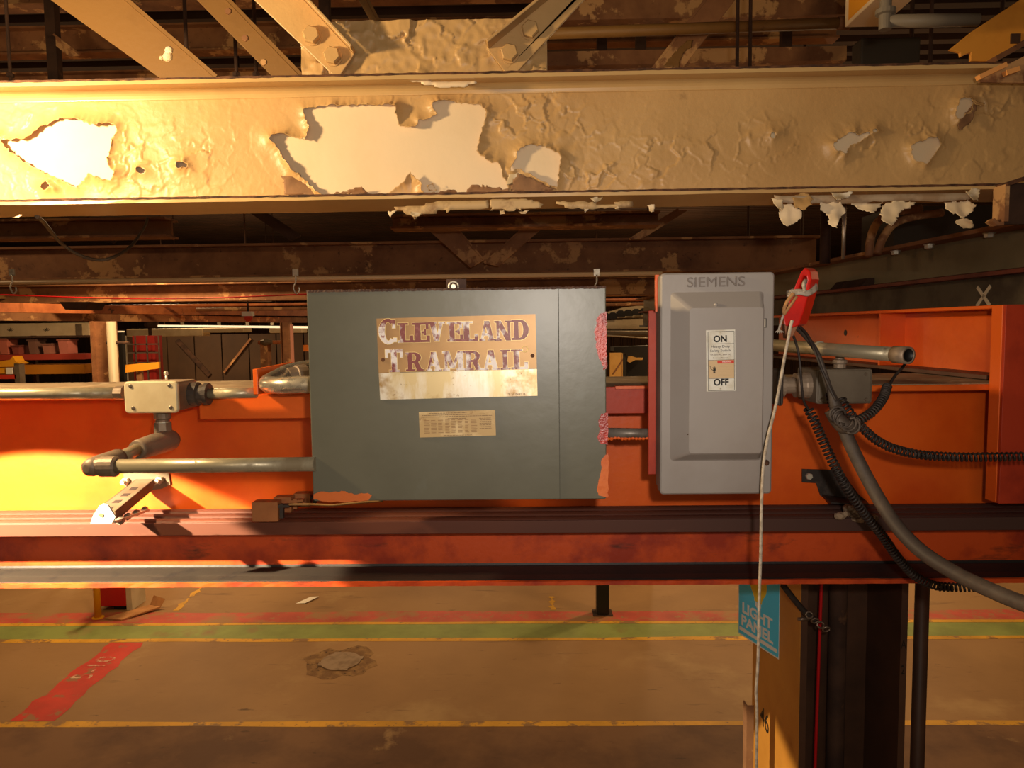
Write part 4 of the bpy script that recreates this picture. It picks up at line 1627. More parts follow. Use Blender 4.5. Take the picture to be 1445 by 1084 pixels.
def lv(zx, zy):
    """zoomed pixel of the label crop -> label coordinates"""
    px, py = 985 + zx / 10.32, 455 + zy / 10.32
    p = P(px, py, LY)
    a = math.radians(.9)
    dx, dz = p.x - lc_.x, p.z - lc_.z
    return dx * math.cos(a) + dz * math.sin(a), -dx * math.sin(a) + dz * math.cos(a)


mb = MB()
mb.prism([f3(-LW / 2, -LH / 2, 0), f3(LW / 2, -LH / 2, 0), f3(LW / 2, LH / 2, 0), f3(-LW / 2, LH / 2, 0)], (0, -.0006, 0))
lab = obj('switch_label', mb, M_white_label, sw, label='silver ON/OFF instruction label')
th = .0009
mb = MB()
u0, u1, v0, v1 = -LW / 2 + .0035, LW / 2 - .0018, -LH / 2 + .001, LH / 2 - .003


def fr3(mbx, a0, b0, a1, b1, d=.0006):
    mbx.prism([f3(a0, b0, d), f3(a1, b0, d), f3(a1, b1, d), f3(a0, b1, d)], (0, -.0003, 0))


fr3(mb, u0, v0, u0 + th, v1)
fr3(mb, u1 - th, v0, u1, v1)
fr3(mb, u0, v0, u1, v0 + th)
fr3(mb, u0, v1 - th, u1, v1)
va = lv(300, 312)[1]
vb = lv(300, 548)[1]
vc = lv(300, 818)[1]
for vv in (va, vb, vc):
    fr3(mb, u0, vv - .0003, u1, vv + .0003)
obj('label_frame', mb, M_black, lab)
rect(M_tan_label, 'label_panel', u0 + th, vc + .0004, u1 - th, vb - .0004, .0006, lab, .0002)


def ltext(s, zx, zy, size, m, name='lettering', sx=1.0, off=0.0, d0=.0006):
    u, v = lv(zx, zy)
    obj(name, text_mesh(s, size, lambda a, b, d: f3(u + a, v + b, d0 + d), .0003, offset=off, sx=sx), m, lab)


ltext('ON', 322, 245, .0190, M_black, sx=.95, off=.0007)
ltext('OFF', 335, 876, .0190, M_black, sx=.95, off=.0007)
ltext('Heavy Duty', 325, 352, .0074, M_black, sx=1.12)
ltext('Safety Switch', 325, 412, .0074, M_black, sx=1.10)
ltext('VIA 600V AC, 600V DC', 325, 470, .0044, M_ink, sx=1.0)
ltext('Enclosure Mounted', 325, 518, .0040, M_ink, sx=1.0)
ra, rb = lv(280, 600), lv(520, 550)
rect(M_label_red, 'warning_bar', ra[0], ra[1], rb[0], rb[1], .0008, lab)
ltext('WARNING', 415, 575, .0040, M_white, sx=1.0, d0=.0011)
mb = MB()
rnd = random.Random(4)
for r_, (a, b) in enumerate(((285, 500), (310, 480), (285, 440), (285, 500), (285, 510), (285, 495), (285, 500), (285, 470))):
    p0, p1 = lv(a, 618 + r_ * 23), lv(b, 618 + r_ * 23)
    fr3(mb, p0[0], p0[1] - .0004, p1[0], p1[1] + .0004, .0008)
obj('warning_text', mb, M_inkfade, lab)
# shock-hazard hand symbol
mb = MB()
hu, hv = lv(235, 690)
for (du, dv, w, h_, a) in ((0, -.001, .0055, .006, -15), (-.0022, .003, .0011, .005, 20), (-.0006, .0042, .0011, .0055, 8), (.001, .0042, .0011, .0055, -4), (.0026, .0030, .0011, .005, -16), (-.0042, .0, .0011, .005, 60), (0, -.0058, .0045, .0024, -12)):
    ca, sa = math.cos(math.radians(a)), math.sin(math.radians(a))
    mb.prism([f3(hu + du + x * ca - y * sa, hv + dv + x * sa + y * ca, .0008) for x, y in ((-w / 2, -h_ / 2), (w / 2, -h_ / 2), (w / 2, h_ / 2), (-w / 2, h_ / 2))], (0, -.0003, 0))
zz = [lv(150, 628), lv(190, 650), lv(172, 665), lv(205, 690)]
for a, b in zip(zz, zz[1:]):
    A, B = Vector(f3(a[0], a[1], .0010)), Vector(f3(b[0], b[1], .0010))
    mb.bar(A, B, .0009, .0003, (0, 1, 0))
obj('hand_symbol', mb, M_black, lab)
for (zx, zy) in ((320, 160), (320, 962)):
    u, v = lv(zx, zy)
    mb = MB()
    mb.lathe(f3(u, v, .0006), (0, -1, 0), [(0, .0022), (.0008, .002), (.0013, .001)], 10)
    obj('label_rivet', mb, M_zinc, lab)

# red operating handle on the right side
hd = thing_h = None
HY = 1.60
mb = MB()
outer = [(1107, 459), (1105, 448), (1121, 405), (1130, 384), (1136, 377), (1143, 383), (1145, 394), (1142, 412), (1134, 440), (1127, 459), (1118, 463)]
mb2 = MB()
c = [P(px, py, HY) for px, py in outer]
# grip: a folded lever with a loop at its tip
hole = [(1126, 409), (1134, 389), (1138, 390), (1139, 396), (1136, 408), (1131, 413)]
bm = bmesh.new()
ov = [bm.verts.new(P(px, py, HY)) for px, py in outer]
hv_ = [bm.verts.new(P(px, py, HY)) for px, py in hole]
edges = [bm.edges.new((ov[i], ov[(i + 1) % len(ov)])) for i in range(len(ov))] + [bm.edges.new((hv_[i], hv_[(i + 1) % len(hv_)])) for i in range(len(hv_))]
bmesh.ops.triangle_fill(bm, edges=edges, use_beauty=True)
bm.verts.index_update()
base_v = [v.co.copy() for v in bm.verts]
base_f = [tuple(v.index for v in f.verts) for f in bm.faces]
bm.free()
depth = Vector((.034, .044, .002))
nv = len(base_v)
mb.add(base_v + [p + depth for p in base_v], base_f + [tuple(nv + i for i in reversed(f)) for f in base_f])
for loop in (list(range(len(outer))), list(range(len(outer), len(outer) + len(hole)))):
    for k in range(len(loop)):
        a, b = loop[k], loop[(k + 1) % len(loop)]
        mb.f.append((a, b, nv + b, nv + a))
        mb.smooth.append(False)
obj('operating_handle', mb, M_handle, sw, bevel=.003, label='red vinyl handle')
mb = MB()
mb.prism([P(1107, 457, HY + .004), P(1127, 458, HY + .004), P(1120, 474, HY + .010), P(1109, 478, HY + .010)], (.004, .03, 0))
obj('handle_stem', mb, M_handle_base, sw, bevel=.002)
mb = MB()
a = Vector((xr - .006, 1.72, zc(500, 1.72, 1095)))
mb.box(xr - .020, xr + .012, SF0 + .06, SF0 + .14, zc(535, 1.7, 1095), zc(455, 1.7, 1095))
obj('handle_housing', mb, M_jbox_dark, sw, bevel=.004)

# pull rope tied to the handle
RY = 1.575
rope = thing('pull_rope', 'thin grey rope tied round the red handle and hanging down in front of the girder', 'rope', P(1113, 465, RY))
mb = MB()
pts = [(1118, 452), (1115, 463), (1112, 480), (1107, 505), (1101, 540), (1093, 580), (1083, 620), (1077, 660), (1074.5, 720), (1073.5, 780), (1071.5, 840), (1070.5, 900), (1069, 945), (1067, 975), (1068, 1000), (1068, 1040), (1067, 1100), (1066, 1180)]
mb.tube(spline([P(x, y, RY - .03) for x, y in pts], 5), .0033, 8)
obj('hanging_strand', mb, M_rope, rope)
mb = MB()
for k in range(3):
    dz = .006 * (k - 1)
    loop = [P(1118 - 2 * k, 411 + k * 3, HY - .006), P(1128, 410 + k * 2, HY - .010), P(1140, 412 + k * 2, HY - .006), P(1148 + k, 406 + k * 2, HY + .012), P(1151, 402 + 3 * k, HY + .03), P(1140, 401 + 4 * k, HY + .062), P(1122, 408 + 3 * k, HY + .055), P(1112, 412 + 3 * k, HY + .02), P(1118 - 2 * k, 411 + k * 3, HY - .006)]
    mb.tube(spline(loop, 5), .0035, 8)
mb.tube(spline([P(1136, 412, HY - .012), P(1134, 402, HY - .010), P(1137, 396, HY + .004), P(1140, 404, HY + .02)], 6), .0038, 8)
obj('knot', mb, M_rope, rope)
mb = MB()
mb.tube(spline([P(1120, 414, HY - .012), P(1112, 424, HY - .012), P(1107, 434, HY - .010), P(1106, 442, HY - .008)], 5), .0040, 8)
mb.tube(spline([P(1124, 418, HY - .012), P(1116, 430, HY - .013), P(1109, 440, HY - .011), P(1106, 444, HY - .008)], 5), .0034, 8)
obj('frayed_wrap', mb, mat('stained_rope', (176, 128, 82), 0.9, bump=(300, .001)), rope)
mb = MB()
mb.tube(spline([P(1106, 442, HY - .008), P(1102, 455, HY - .006), P(1099, 466, HY - .004)], 5), .0026, 8)
for k in range(5):
    mb.tube([P(1099, 465, HY - .004), P(1094 + 3 * k, 471 - abs(k - 2), HY - .004 - .002 * (k % 2))], .0012, 6)
obj('loose_end', mb, M_rope, rope)

# plates and conduit between the cabinet and the switch
sp = thing('mounting_strut', 'dark red vertical strut beside the left edge of the grey safety switch', 'strut', P(921, 670, 1.80))
mb = MB()
mb.box(xc(915, 1.70, 550), xc(945, 1.70, 550), 1.70, 1.712, zc(670, 1.70, 921), zc(438, 1.70, 921))
obj('front_leg', mb, M_red_paint, sp, bevel=.0015)
mb = MB()
xa = xc(945, 1.70, 550)
mb.box(xa - .008, xa, 1.712, GF - .003, zc(670, 1.70, 921), zc(440, 1.70, 921))
obj('side_leg', mb, M_red_paint, sp)
cp2 = thing('mounting_plate', 'dull red cross plate on the girder between the cabinet and the safety switch', 'plate', P(880, 584, 1.88))
mb = MB()
mb.box(xc(800, 1.88, 573), xc(914, 1.88, 573), 1.884, 1.896, zc(584, 1.88, 885), zc(546, 1.88, 885))
obj('plate', mb, M_red_paint, cp2, bevel=.0015)
mb = MB()
mb.box(xc(868, 1.88, 550), xc(914, 1.88, 550), 1.872, 1.896, zc(549, 1.87, 885), zc(545, 1.87, 885))
obj('lip', mb, M_orange, cp2)
cn = thing('conduit_pipe', 'short dark conduit joining the cabinet and the grey safety switch', 'pipe', P(890, 618, 1.72))
mb = MB()
mb.tube([P(850, 611, 1.72), P(940, 612.5, 1.72)], .0125, 16)
obj('pipe', mb, mat('grimy_conduit', (126, 116, 106), 0.45, 0.3, layers=[((90, 74, 62), 20, 0.45, 0.65)]), cn)
mb = MB()
rnd = random.Random(2)
for k in range(14):
    c = P(858 + k * 5, 618.5 + rnd.uniform(-1, 1), 1.713)
    mb.lathe(c + Vector((0, .002, 0)), (0, -1, 0), [(0, .005), (.003, .0045), (.005, .002)], 7)
obj('orange_drips', mb, M_orange, cn)
# ================================================================ end truck, runway beam and cables on the right
def ray(px, py):
    return ROT @ Vector(((px - W / 2) / F, (H / 2 - py) / F, -1.0))


DEPTH = ray(690, 466)
DEPTH.z = 0
DEPTH.normalize()
SIDE = Vector((DEPTH.y, -DEPTH.x, 0))     # to the right of the runway direction


class Run:
    """member running along DEPTH through a point at the right end of the frame"""

    def __init__(self, px, py, Y):
        self.o = P(px, py, Y)

    def at(self, along, side, z):
        p = self.o + DEPTH * along + SIDE * side
        return Vector((p.x, p.y, z))

    def sweep(self, prof, a0, a1):
        """prof: closed loop of (side, z)"""
        n = len(prof)
        vs = [self.at(a0, s, z) for s, z in prof] + [self.at(a1, s, z) for s, z in prof]
        fs = [(k, (k + 1) % n, n + (k + 1) % n, n + k) for k in range(n)]
        fs += [tuple(range(n - 1, -1, -1)), tuple(range(n, 2 * n))]
        return MB().add(vs, fs)


# ---- end truck: orange channel lying over the girder end
ET = Run(1416, 430, 1.95)
zt = ET.o.z
zl = gz_t + .004
et = thing('end_truck', 'orange end truck channel running away from the camera above the right end of the girder', 'end truck', ET.at(0.3, 0.05, zl))
obj('web', ET.sweep([(.085, zl), (.097, zl), (.097, zt), (.085, zt)], 0.02, 1.7), M_orange, et)
obj('flange', ET.sweep([(-.005, zt - .010), (.097, zt - .010), (.097, zt), (-.005, zt)], 0.0, 1.7), M_orange, et, bevel=.002, label='top flange')
obj('flange', ET.sweep([(-.005, zl), (.097, zl), (.097, zl + .012), (-.005, zl + .012)], 0.05, 1.7), mat('shaded_worn_flange', (104, 72, 58), 0.6, layers=[((80, 54, 44), 8, 0.4, 0.6), ((150, 60, 30), 12, 0.62, 0.7)]), et, bevel=.002, label='worn brown bottom flange with painted shade')  # dark brown carries the flange's shade as well as its wear
r0 = .60
mb = MB()
mb.add([ET.at(r0, s, z) for s, z in ((0, zl + .012), (.085, zl + .012), (.085, zt - .010), (0, zt - .010))] + [ET.at(r0 + .012, s, z) for s, z in ((0, zl + .012), (.085, zl + .012), (.085, zt - .010), (0, zt - .010))],
       [(0, 1, 2, 3), (7, 6, 5, 4), (0, 4, 5, 1), (1, 5, 6, 2), (2, 6, 7, 3), (3, 7, 4, 0)])
obj('rib', mb, M_orange, et)
mb = MB()
c = ET.at(r0 + .42, .0845, (zt + zl) / 2 + .02)
mb.lathe(c, -SIDE, [(0, .012), (.001, .012)], 12)
obj('bolt_hole', mb, M_black, et)
# front end plate; lamplight on its left edge is painted as brighter orange
mb = MB()
ep_l = xc(1415, 1.845, 560)
mb.box(ep_l, ep_l + .30, 1.845, 1.855, zc(711, 1.845, 1418), zc(430, 1.845, 1418))
obj('end_plate', mb, M_red_paint, et, bevel=.001, label='dark red end plate facing the camera')
mb = MB()
mb.box(ep_l - .002, ep_l + .008, 1.8555, 1.898, zc(711, 1.845, 1418), zc(430, 1.845, 1418))
obj('edge_plate', mb, M_orange, et, bevel=.0015, label='left edge of the end plate, lamplight painted in orange')

# ---- runway beam
RB = Run(1445, 318, 2.38)
zt = RB.o.z
zb = zc(384, 2.38, 1445)
zb2 = zc(446, 2.38, 1445)
rb = thing('runway_beam', 'olive grey runway beam running into the distance above the orange end truck', 'beam', RB.at(0, 0, zb2))
a0, a1 = -.9, 6.0
obj('web', RB.sweep([(.06, zb), (.072, zb), (.072, zt), (.06, zt)], a0, a1), M_runway, rb)
obj('flange', RB.sweep([(-.03, zt), (.16, zt), (.16, zt + .014), (-.03, zt + .014)], a0, a1), M_brown, rb, label='rusty brown top flange')
obj('flange', RB.sweep([(0, zb), (.13, zb), (.13, zb + .013), (.072, zb + .022), (.06, zb + .022), (0, zb + .013)], a0, a1), M_maroon, rb, label='maroon middle flange')
obj('lower_web', RB.sweep([(.055, zb2), (.075, zb2), (.075, zb), (.055, zb)], a0, a1), M_runway_low, rb)
obj('rail', RB.sweep([(.01, zb2 - .02), (.12, zb2 - .02), (.12, zb2), (.01, zb2)], a0, a1), M_grease, rb)
for k, (px, py) in enumerate(((1290, 355), (1335, 346), (1411, 330))):
    d = ray(px, py)
    t = (zt - .004 - EYE.z) / d.z
    q_ = EYE + d * t
    al = (q_ - RB.o).dot(DEPTH)
    c = RB.at(al, .012, zt)
    mb = MB()
    mb.lathe(c, (0, 0, -1), [(0, .020), (.003, .020)], 16)
    mb.hexnut(c - Vector((0, 0, .003)), (0, 0, -1), .016, .014)
    obj('bolt', mb, M_zinc, rb)
# chalk cross on its lower web
d = ray(1388, 418)
nrm = SIDE
t = (RB.at(0, .0545, 0) - EYE).dot(nrm) / d.dot(nrm)
xcn = EYE + d * t
mb = MB()
for s in (-1, 1):
    mb.bar(xcn - DEPTH * .035 * s - Vector((0, 0, .034)), xcn + DEPTH * .035 * s + Vector((0, 0, .034)), .003, .013, up=DEPTH * -s + Vector((0, 0, 1)))
obj('chalk_cross', mb, M_chalk, rb)
# clip plates on the middle flange
for (px, py, w) in ((1200, 398, .10), (1178, 408, .05)):
    d = ray(px, py)
    t = (RB.at(0, -.002, 0) - EYE).dot(nrm) / d.dot(nrm)
    c = EYE + d * t
    al = (c - RB.o).dot(DEPTH)
    mb = MB()
    mb.add([RB.at(al - w, s, z) for s, z in ((-.004, zb + .013), (.058, zb + .013), (.058, zb + .05), (.03, zb + .05))] + [RB.at(al + w, s, z) for s, z in ((-.004, zb + .013), (.058, zb + .013), (.058, zb + .05), (.03, zb + .05))],
           [(0, 1, 2, 3), (7, 6, 5, 4), (0, 4, 5, 1), (1, 5, 6, 2), (2, 6, 7, 3), (3, 7, 4, 0)])
    obj('rail_clip', mb, M_dark_steel, rb)

# ---- open-ended conduit and grey junction box behind the handle
oc = thing('conduit_pipe', 'open-ended steel conduit sticking out to the right behind the grey safety switch', 'pipe', P(1200, 510, 1.78))
mb = MB()
e0, e1 = P(1086, 487, 1.97), P(1279, 501.5, 1.56)
dd = (e1 - e0).normalized()
mb.pipe(e0, e1 - dd * .028, .0155, .0120, 24)
obj('pipe', mb, M_conduit, oc)
mb = MB()
mb.pipe(e1 - dd * .030, e1 + dd * .006, .0185, .0138, 24)
obj('coupling', mb, M_fitting, oc)
mb = MB()
mb.pipe(e1 - dd * .028, e1 + dd * .0055, .0137, .0126, 24)  # black lining and disc paint the shade inside the open end
mb.lathe(e1 - dd * .026, dd, [(0, .0126), (.002, .0126)], 20)
obj('bore_shade', mb, M_black, oc)
mb = MB()
cst = e0.lerp(e1, .42)
mb.tube([cst + Vector((.017 * math.cos(a), .003 * math.cos(a), .018 * math.sin(a) + 0)) - dd * 0 for a in (-.9, -.4, 0)], .003, 6)
mb.pipe(cst - dd * .003, cst + dd * .004, .0185, .0150, 20)
mb.bar(cst + Vector((0, 0, .016)), cst + Vector((0, .0, .026)), .006, .004)
obj('strap', mb, M_zinc, oc)

J2F, J2B = 1.74, 1.86
j2 = thing('junction_box', 'dull grey junction box behind the cords to the right of the safety switch', 'junction box', P(1190, 570, 1.8))
xl2, xr2 = xc(1152, J2F, 545), xc(1231, J2F, 545)
zt2, zb2_ = zc(521, J2F, 1190), zc(570, J2F, 1190)
mb = MB()
mb.rbox(xl2, xr2, J2F, J2B, zb2_, zt2, .006)
obj('body', mb, M_jbox_dark, j2)
mb = MB()
mb.rbox(xl2 + .004, xr2 - .004, J2F - .003, J2F + .001, zb2_ + .003, zt2 - .003, .006)
obj('cover', mb, M_jbox_dark, j2)
for (px, py) in ((1159, 527), (1222, 528), (1160, 564), (1222, 564)):
    mb = MB()
    mb.lathe(P(px, py, J2F - .003), (0, -1, 0), [(0, .004), (.002, .003)], 10)
    obj('screw', mb, M_screw, j2)
mb = MB()
c = P(1185, 521, 1.79)
mb.lathe(c - Vector((0, 0, .004)), (0, 0, 1), [(0, .014), (.016, .014), (.018, .017), (.026, .017), (.028, .010), (.034, .010)], 14)
obj('top_hub', mb, M_fitting, j2)
zz = (zt2 + zb2_) / 2
mb = MB()
mb.lathe(Vector((xl2 + .002, 1.79, zz)), (-1, 0, 0), [(0, .032), (.012, .032), (.016, .030), (.034, .030), (.036, .020), (.060, .020), (.062, .028), (.080, .028)], 18)
obj('side_hub', mb, M_fitting, j2)
mb = MB()
mb.rbox(xc(1093, 1.72, 545), xc(1102, 1.72, 545), 1.70, 1.80, zc(572, 1.72, 1098), zc(520, 1.72, 1098), .008)
obj('conduit_nut', mb, M_rubber, j2)

# ---- cords, hose and their bracket
YK = 1.62
hose = thing('cable_hose', 'thick black cable sagging from behind the handle to the lower right corner', 'cable', P(1260, 740, YK))
pts = [(1119, 458, 1.66), (1136, 474, 1.62), (1152, 496, 1.58), (1165, 530, 1.56), (1176, 565, 1.55), (1187, 596, 1.55), (1206, 640, 1.52), (1232, 690, 1.48), (1262, 738, 1.42), (1300, 778, 1.36), (1350, 810, 1.29), (1400, 834, 1.22), (1450, 854, 1.16), (1520, 876, 1.08), (1640, 900, 1.0), (1800, 915, .95), (2000, 905, .92)]
sp_ = spline([P(*p) for p in pts], 6)
n = 79
mb = MB()
mb.tube(sp_, [.0055 if i < n * .26 else min(.0055 + (i - n * .26) * .0014, .0135) for i in range(len(sp_))], 14)
obj('jacket', mb, M_rubber, hose)
c2_ = thing('thin_cable', 'two thin black cords dropping from the red handle past the grey junction box', 'cord', P(1140, 570, 1.6))
mb = MB()
mb.tube(spline([P(1112, 462, 1.64), P(1121, 478, 1.62), P(1128, 505, 1.60), (P(1131, 540, 1.60)), P(1134, 565, 1.61), P(1141, 578, 1.62)], 6), .0028, 8)
obj('cord', mb, M_rubber2, c2_)
mb = MB()
mb.tube(spline([P(1126, 458, 1.64), P(1140, 474, 1.60), P(1150, 496, 1.57), P(1160, 522, 1.55), P(1171, 548, 1.545), P(1180, 566, 1.54)], 6), .0030, 8)
obj('cord', mb, M_rubber2, c2_)


def coil(name, label, pts, r, pitch, wire, group=None):
    path = spline([P(*p) for p in pts], 10)
    t = thing(name, label, 'cord', path[len(path) // 2], group)
    mb = MB()
    mb.tube(helix(path, r, pitch, 9), wire, 6)
    obj('coils', mb, M_rubber2, t)
    return t


coil('coiled_cord', 'coiled black cord dropping steeply past the black bracket to the rail', [(1140, 576, 1.66), (1150, 596, 1.65), (1163, 626, 1.65), (1178, 658, 1.65), (1198, 694, 1.66), (1222, 728, 1.68), (1245, 756, 1.70), (1266, 786, 1.72), (1290, 812, 1.74), (1318, 826, 1.75), (1345, 829, 1.75), (1374, 829, 1.74)], .0092, .0092, .0027)
coil('coiled_cord', 'coiled black cord sagging sideways to the right frame edge in front of the girder', [(1186, 562, 1.62), (1200, 584, 1.62), (1217, 604, 1.63), (1238, 622, 1.64), (1264, 634, 1.65), (1300, 642, 1.66), (1350, 645, 1.66), (1400, 645, 1.65), (1450, 644, 1.64), (1510, 642, 1.62), (1600, 636, 1.60), (1720, 620, 1.58)], .0086, .0098, .0027)
coil('coiled_cord', 'short loop of coiled black cord under the grey junction box', [(1170, 556, 1.60), (1176, 572, 1.59), (1186, 588, 1.585), (1198, 596, 1.58), (1214, 592, 1.585), (1232, 580, 1.60), (1246, 562, 1.63), (1252, 545, 1.67)], .0082, .0080, .0027)
ct = thing('thin_cable', 'smooth black cord curving up from the coiled loop to the open conduit end', 'cord', P(1240, 560, 1.68))
mb = MB()
mb.tube(spline([P(1250, 552, 1.66), P(1262, 532, 1.69), P(1274, 518, 1.71), P(1284, 503, 1.715)], 6), .0032, 8)
obj('cord', mb, M_rubber2, ct)
tie = thing('cord_tie', 'black tape bundle holding the cords together below the grey junction box', 'cable tie', P(1190, 600, 1.55))
mb = MB()
mb.tube(spline([P(1174, 578, 1.545), P(1182, 592, 1.54), P(1192, 602, 1.535), P(1204, 602, 1.54)], 5), .0165, 12)
for k in range(5):
    c = P(1178 + 5 * k, 584 + 4 * k, 1.53)
    mb.tube([c + Vector((.016 * math.cos(a), -.014, .016 * math.sin(a))) for a in [2 * math.pi * j / 12 + k for j in range(9)]], .003, 6)
obj('wrap', mb, M_rubber, tie)

kb = thing('cord_bracket', 'black steel bracket bolted to the girder web beside the coiled cord', 'bracket', P(1180, 720, 2.0))
mb = MB()
YKb = GW - .006
mb.prism([P(1132, 662, YKb), P(1188, 664, YKb), P(1200, 682, YKb), P(1212, 698, YKb), P(1224, 708, YKb), P(1176, 708, YKb), P(1158, 700, YKb), P(1152, 682, YKb), P(1132, 681, YKb)], (0, .005, 0))
obj('plate', mb, M_rubber2, kb, bevel=.001)
mb = MB()
mb.prism([P(1160, 700, YKb - .002), P(1222, 708, YKb - .002), P(1226, 713, 1.97), P(1172, 711, 1.97)], (0, 0, .004))
obj('foot', mb, M_rubber2, kb)
mb = MB()
c = P(1141, 672, YKb)
mb.hexnut(c, (0, -1, 0), .010, .009)
obj('bolt', mb, M_zinc, kb)
lump = thing('cement_lump', 'crumbly grey lump of dirt lying on the sooty conductor shelf behind the hose', 'debris', P(1215, 735, 1.93))
mb = MB()
rnd = random.Random(9)
bm = bmesh.new()
for k in range(14):
    c = P(1186 + k * 3.6 + rnd.uniform(-3, 3), 729 - 6 * math.sin(k * .4) + rnd.uniform(-5, 5), 1.91 + rnd.uniform(-.015, .02))
    bmesh.ops.create_icosphere(bm, subdivisions=2, radius=rnd.uniform(.010, .018), matrix=Matrix.Translation(c) @ Matrix.Scale(.6, 4, (0, 0, 1)))
for v in bm.verts:
    v.co += mn.noise_vector(v.co * 60) * .006
bm.verts.index_update()
mb.add([v.co.copy() for v in bm.verts], [tuple(v.index for v in f.verts) for f in bm.faces])
bm.free()
obj('clods', mb, mat('grey_crumbly_dirt', (150, 128, 104), 0.95, layers=[((92, 74, 58), 40, 0.45, 0.6)], bump=(160, .003)), lump)

# ---- building column under the girder
CY0, CY1 = 2.42, 2.93
CX0, CX1 = xc(1129, CY0, 950), xc(1279, CY0, 950)
colm = thing('building_column', 'dark brown steel column with an amber painted left flange below the girder', 'column', (1.13, 2.6, 0))
zct = 4 - .19
ft = .022
mb = MB()
mb.box(CX0, CX0 + ft, CY0, CY1, 0, zct)
mb2 = MB()
obj('flange', mb, M_col_dark, colm, label='left flange')
mb = MB()
mb.box(CX0 - .0015, CX0, CY0 + .001, CY1, 0, zct)
obj('amber_face', mb, M_col_amber, colm, label='amber painted outer face')
mb = MB()
mb.box(CX1 - ft, CX1, CY0, CY1, 0, zct)
obj('flange', mb, M_col_dark, colm, label='right flange')
mb = MB()
mb.box(CX0 + ft, CX1 - ft, 2.665, 2.685, 0, zct)
obj('web', mb, M_col_dark, colm)
mb = MB()
mb.box(CX0 - .06, CX1 + .04, CY0 - .05, CY1 + .05, 0.0, .03)
obj('base_plate', mb, M_col_dark, colm)
# painted bay number on the amber face
d = ray(1079, 1017)
t = (CX0 - .0016 - EYE.x) / d.x
q_ = EYE + d * t
obj('bay_number', text_mesh('46', .105, lambda u, v, dd_: Vector((CX0 - .0016 - dd_, q_.y - u, q_.z + v)), .0006, sx=1.0, offset=.0006), M_black, colm)
for k, (s, py) in enumerate((('A', 910), ('2', 946))):
    p = P(1283, py, CY0)
    obj('column_mark', text_mesh(s, .045, lambda u, v, dd_: Vector((CX1 - .012 + u * .6, CY0 - .0006 - dd_, p.z + v)), .0004), M_black, colm)
rcab = thing('red_cable', 'thin red cable running straight down inside the column beside a brown conduit', 'cable', (1.1, 2.5, 2.5))
mb = MB()
p0, p1 = P(1160, 800, 2.50), P(1150, 1084, 2.50)
mb.tube([p0 + (p0 - p1) * .6, p0, p1, p1 + (p1 - p0) * 2.2], .0055, 10)
obj('jacket', mb, M_redcable, rcab)
bc = thing('conduit_pipe', 'brown conduit running down inside the dark column right of the red cable', 'pipe', (1.15, 2.55, 2.5))
mb = MB()
xx = xc(1182, 2.56, 900)
mb.tube([Vector((xx, 2.56, 0.06)), Vector((xx, 2.56, zct - .02))], .030, 18)
obj('pipe', mb, M_dark_steel, bc)
dp = thing('pipe_post', 'dark brown pipe standing just right of the steel column', 'pipe', (1.44, 2.60, 0))
xx = xc(1298, 2.60, 950)
mb = MB()
mb.tube([Vector((xx, 2.60, 0.0)), Vector((xx, 2.60, zct))], .024, 18)
obj('pipe', mb, M_col_dark, dp)
mb = MB()
mb.lathe(Vector((xx, 2.60, 0)), (0, 0, 1), [(0, .045), (.012, .045), (.014, .03), (.05, .03)], 18)
obj('foot_flange', mb, M_col_dark, dp)
bp = thing('low_post', 'short brown post just left of the amber column face at the bottom edge', 'post', (.82, 2.75, 0))
mb = MB()
xa, xb = xc(1053, 2.60, 1040), xc(1066, 2.60, 1040)
zt_ = zc(996, 2.60, 1058)
mb.box(xa, xb - .006, 2.60, 2.604, 0, zt_)
mb.box(xa, xa + .004, 2.604, 2.64, 0, zt_)
obj('angle', mb, M_brown, bp, bevel=.001)
# chain and shackle hanging off the column
ch = thing('shackle_cable', 'dark cable with a small shackle slung across the column below the girder', 'cable', P(1150, 880, 2.40))
mb = MB()
mb.tube(spline([P(1105, 826, 2.36), P(1122, 848, 2.37), P(1138, 866, 2.37), P(1152, 876, 2.37)], 6), .010, 10)
obj('cable', mb, M_rubber2, ch)
mb = MB()
for k, (px, py) in enumerate(((1142, 868), (1150, 876), (1158, 882), (1166, 888))):
    c = P(px, py, 2.352)
    rg = [c + Vector((.011 * math.cos(a), .004 * math.sin(a) * (1 if k % 2 else -1), -.009 * math.sin(a))) for a in [2 * math.pi * j / 14 for j in range(15)]]
    mb.tube(rg, .0032, 6)
mb.tube([P(1126, 874, 2.352), P(1142, 873, 2.352)], .006, 8)
obj('shackle', mb, M_screw, ch)

# ---- light panel sign hung on the column
S0, S1 = P(1042, 860, 2.86), P(1101, 870, 2.62)
S0.x, S0.y = P(1042, 860, 2.86).x, 2.86
su = Vector((S1.x - S0.x, S1.y - S0.y, 0))
sw_ = su.length
su.normalize()
sn = Vector((su.y, -su.x, 0))
if sn.y > 0:
    sn = -sn
zbs = (P(1042, 903, 2.86).z + P(1099, 921, 2.62).z) / 2
zts = zbs + sw_ * 1.42
sgn = thing('wall_sign', 'sky blue LIGHT PANEL sign with a yellow bulb left of the column below the girder', 'sign', (S0.x, S0.y, zbs))


def fs_(u, v, d):
    p = Vector((S0.x, S0.y, zbs)) + su * u + sn * d
    return Vector((p.x, p.y, zbs + v))


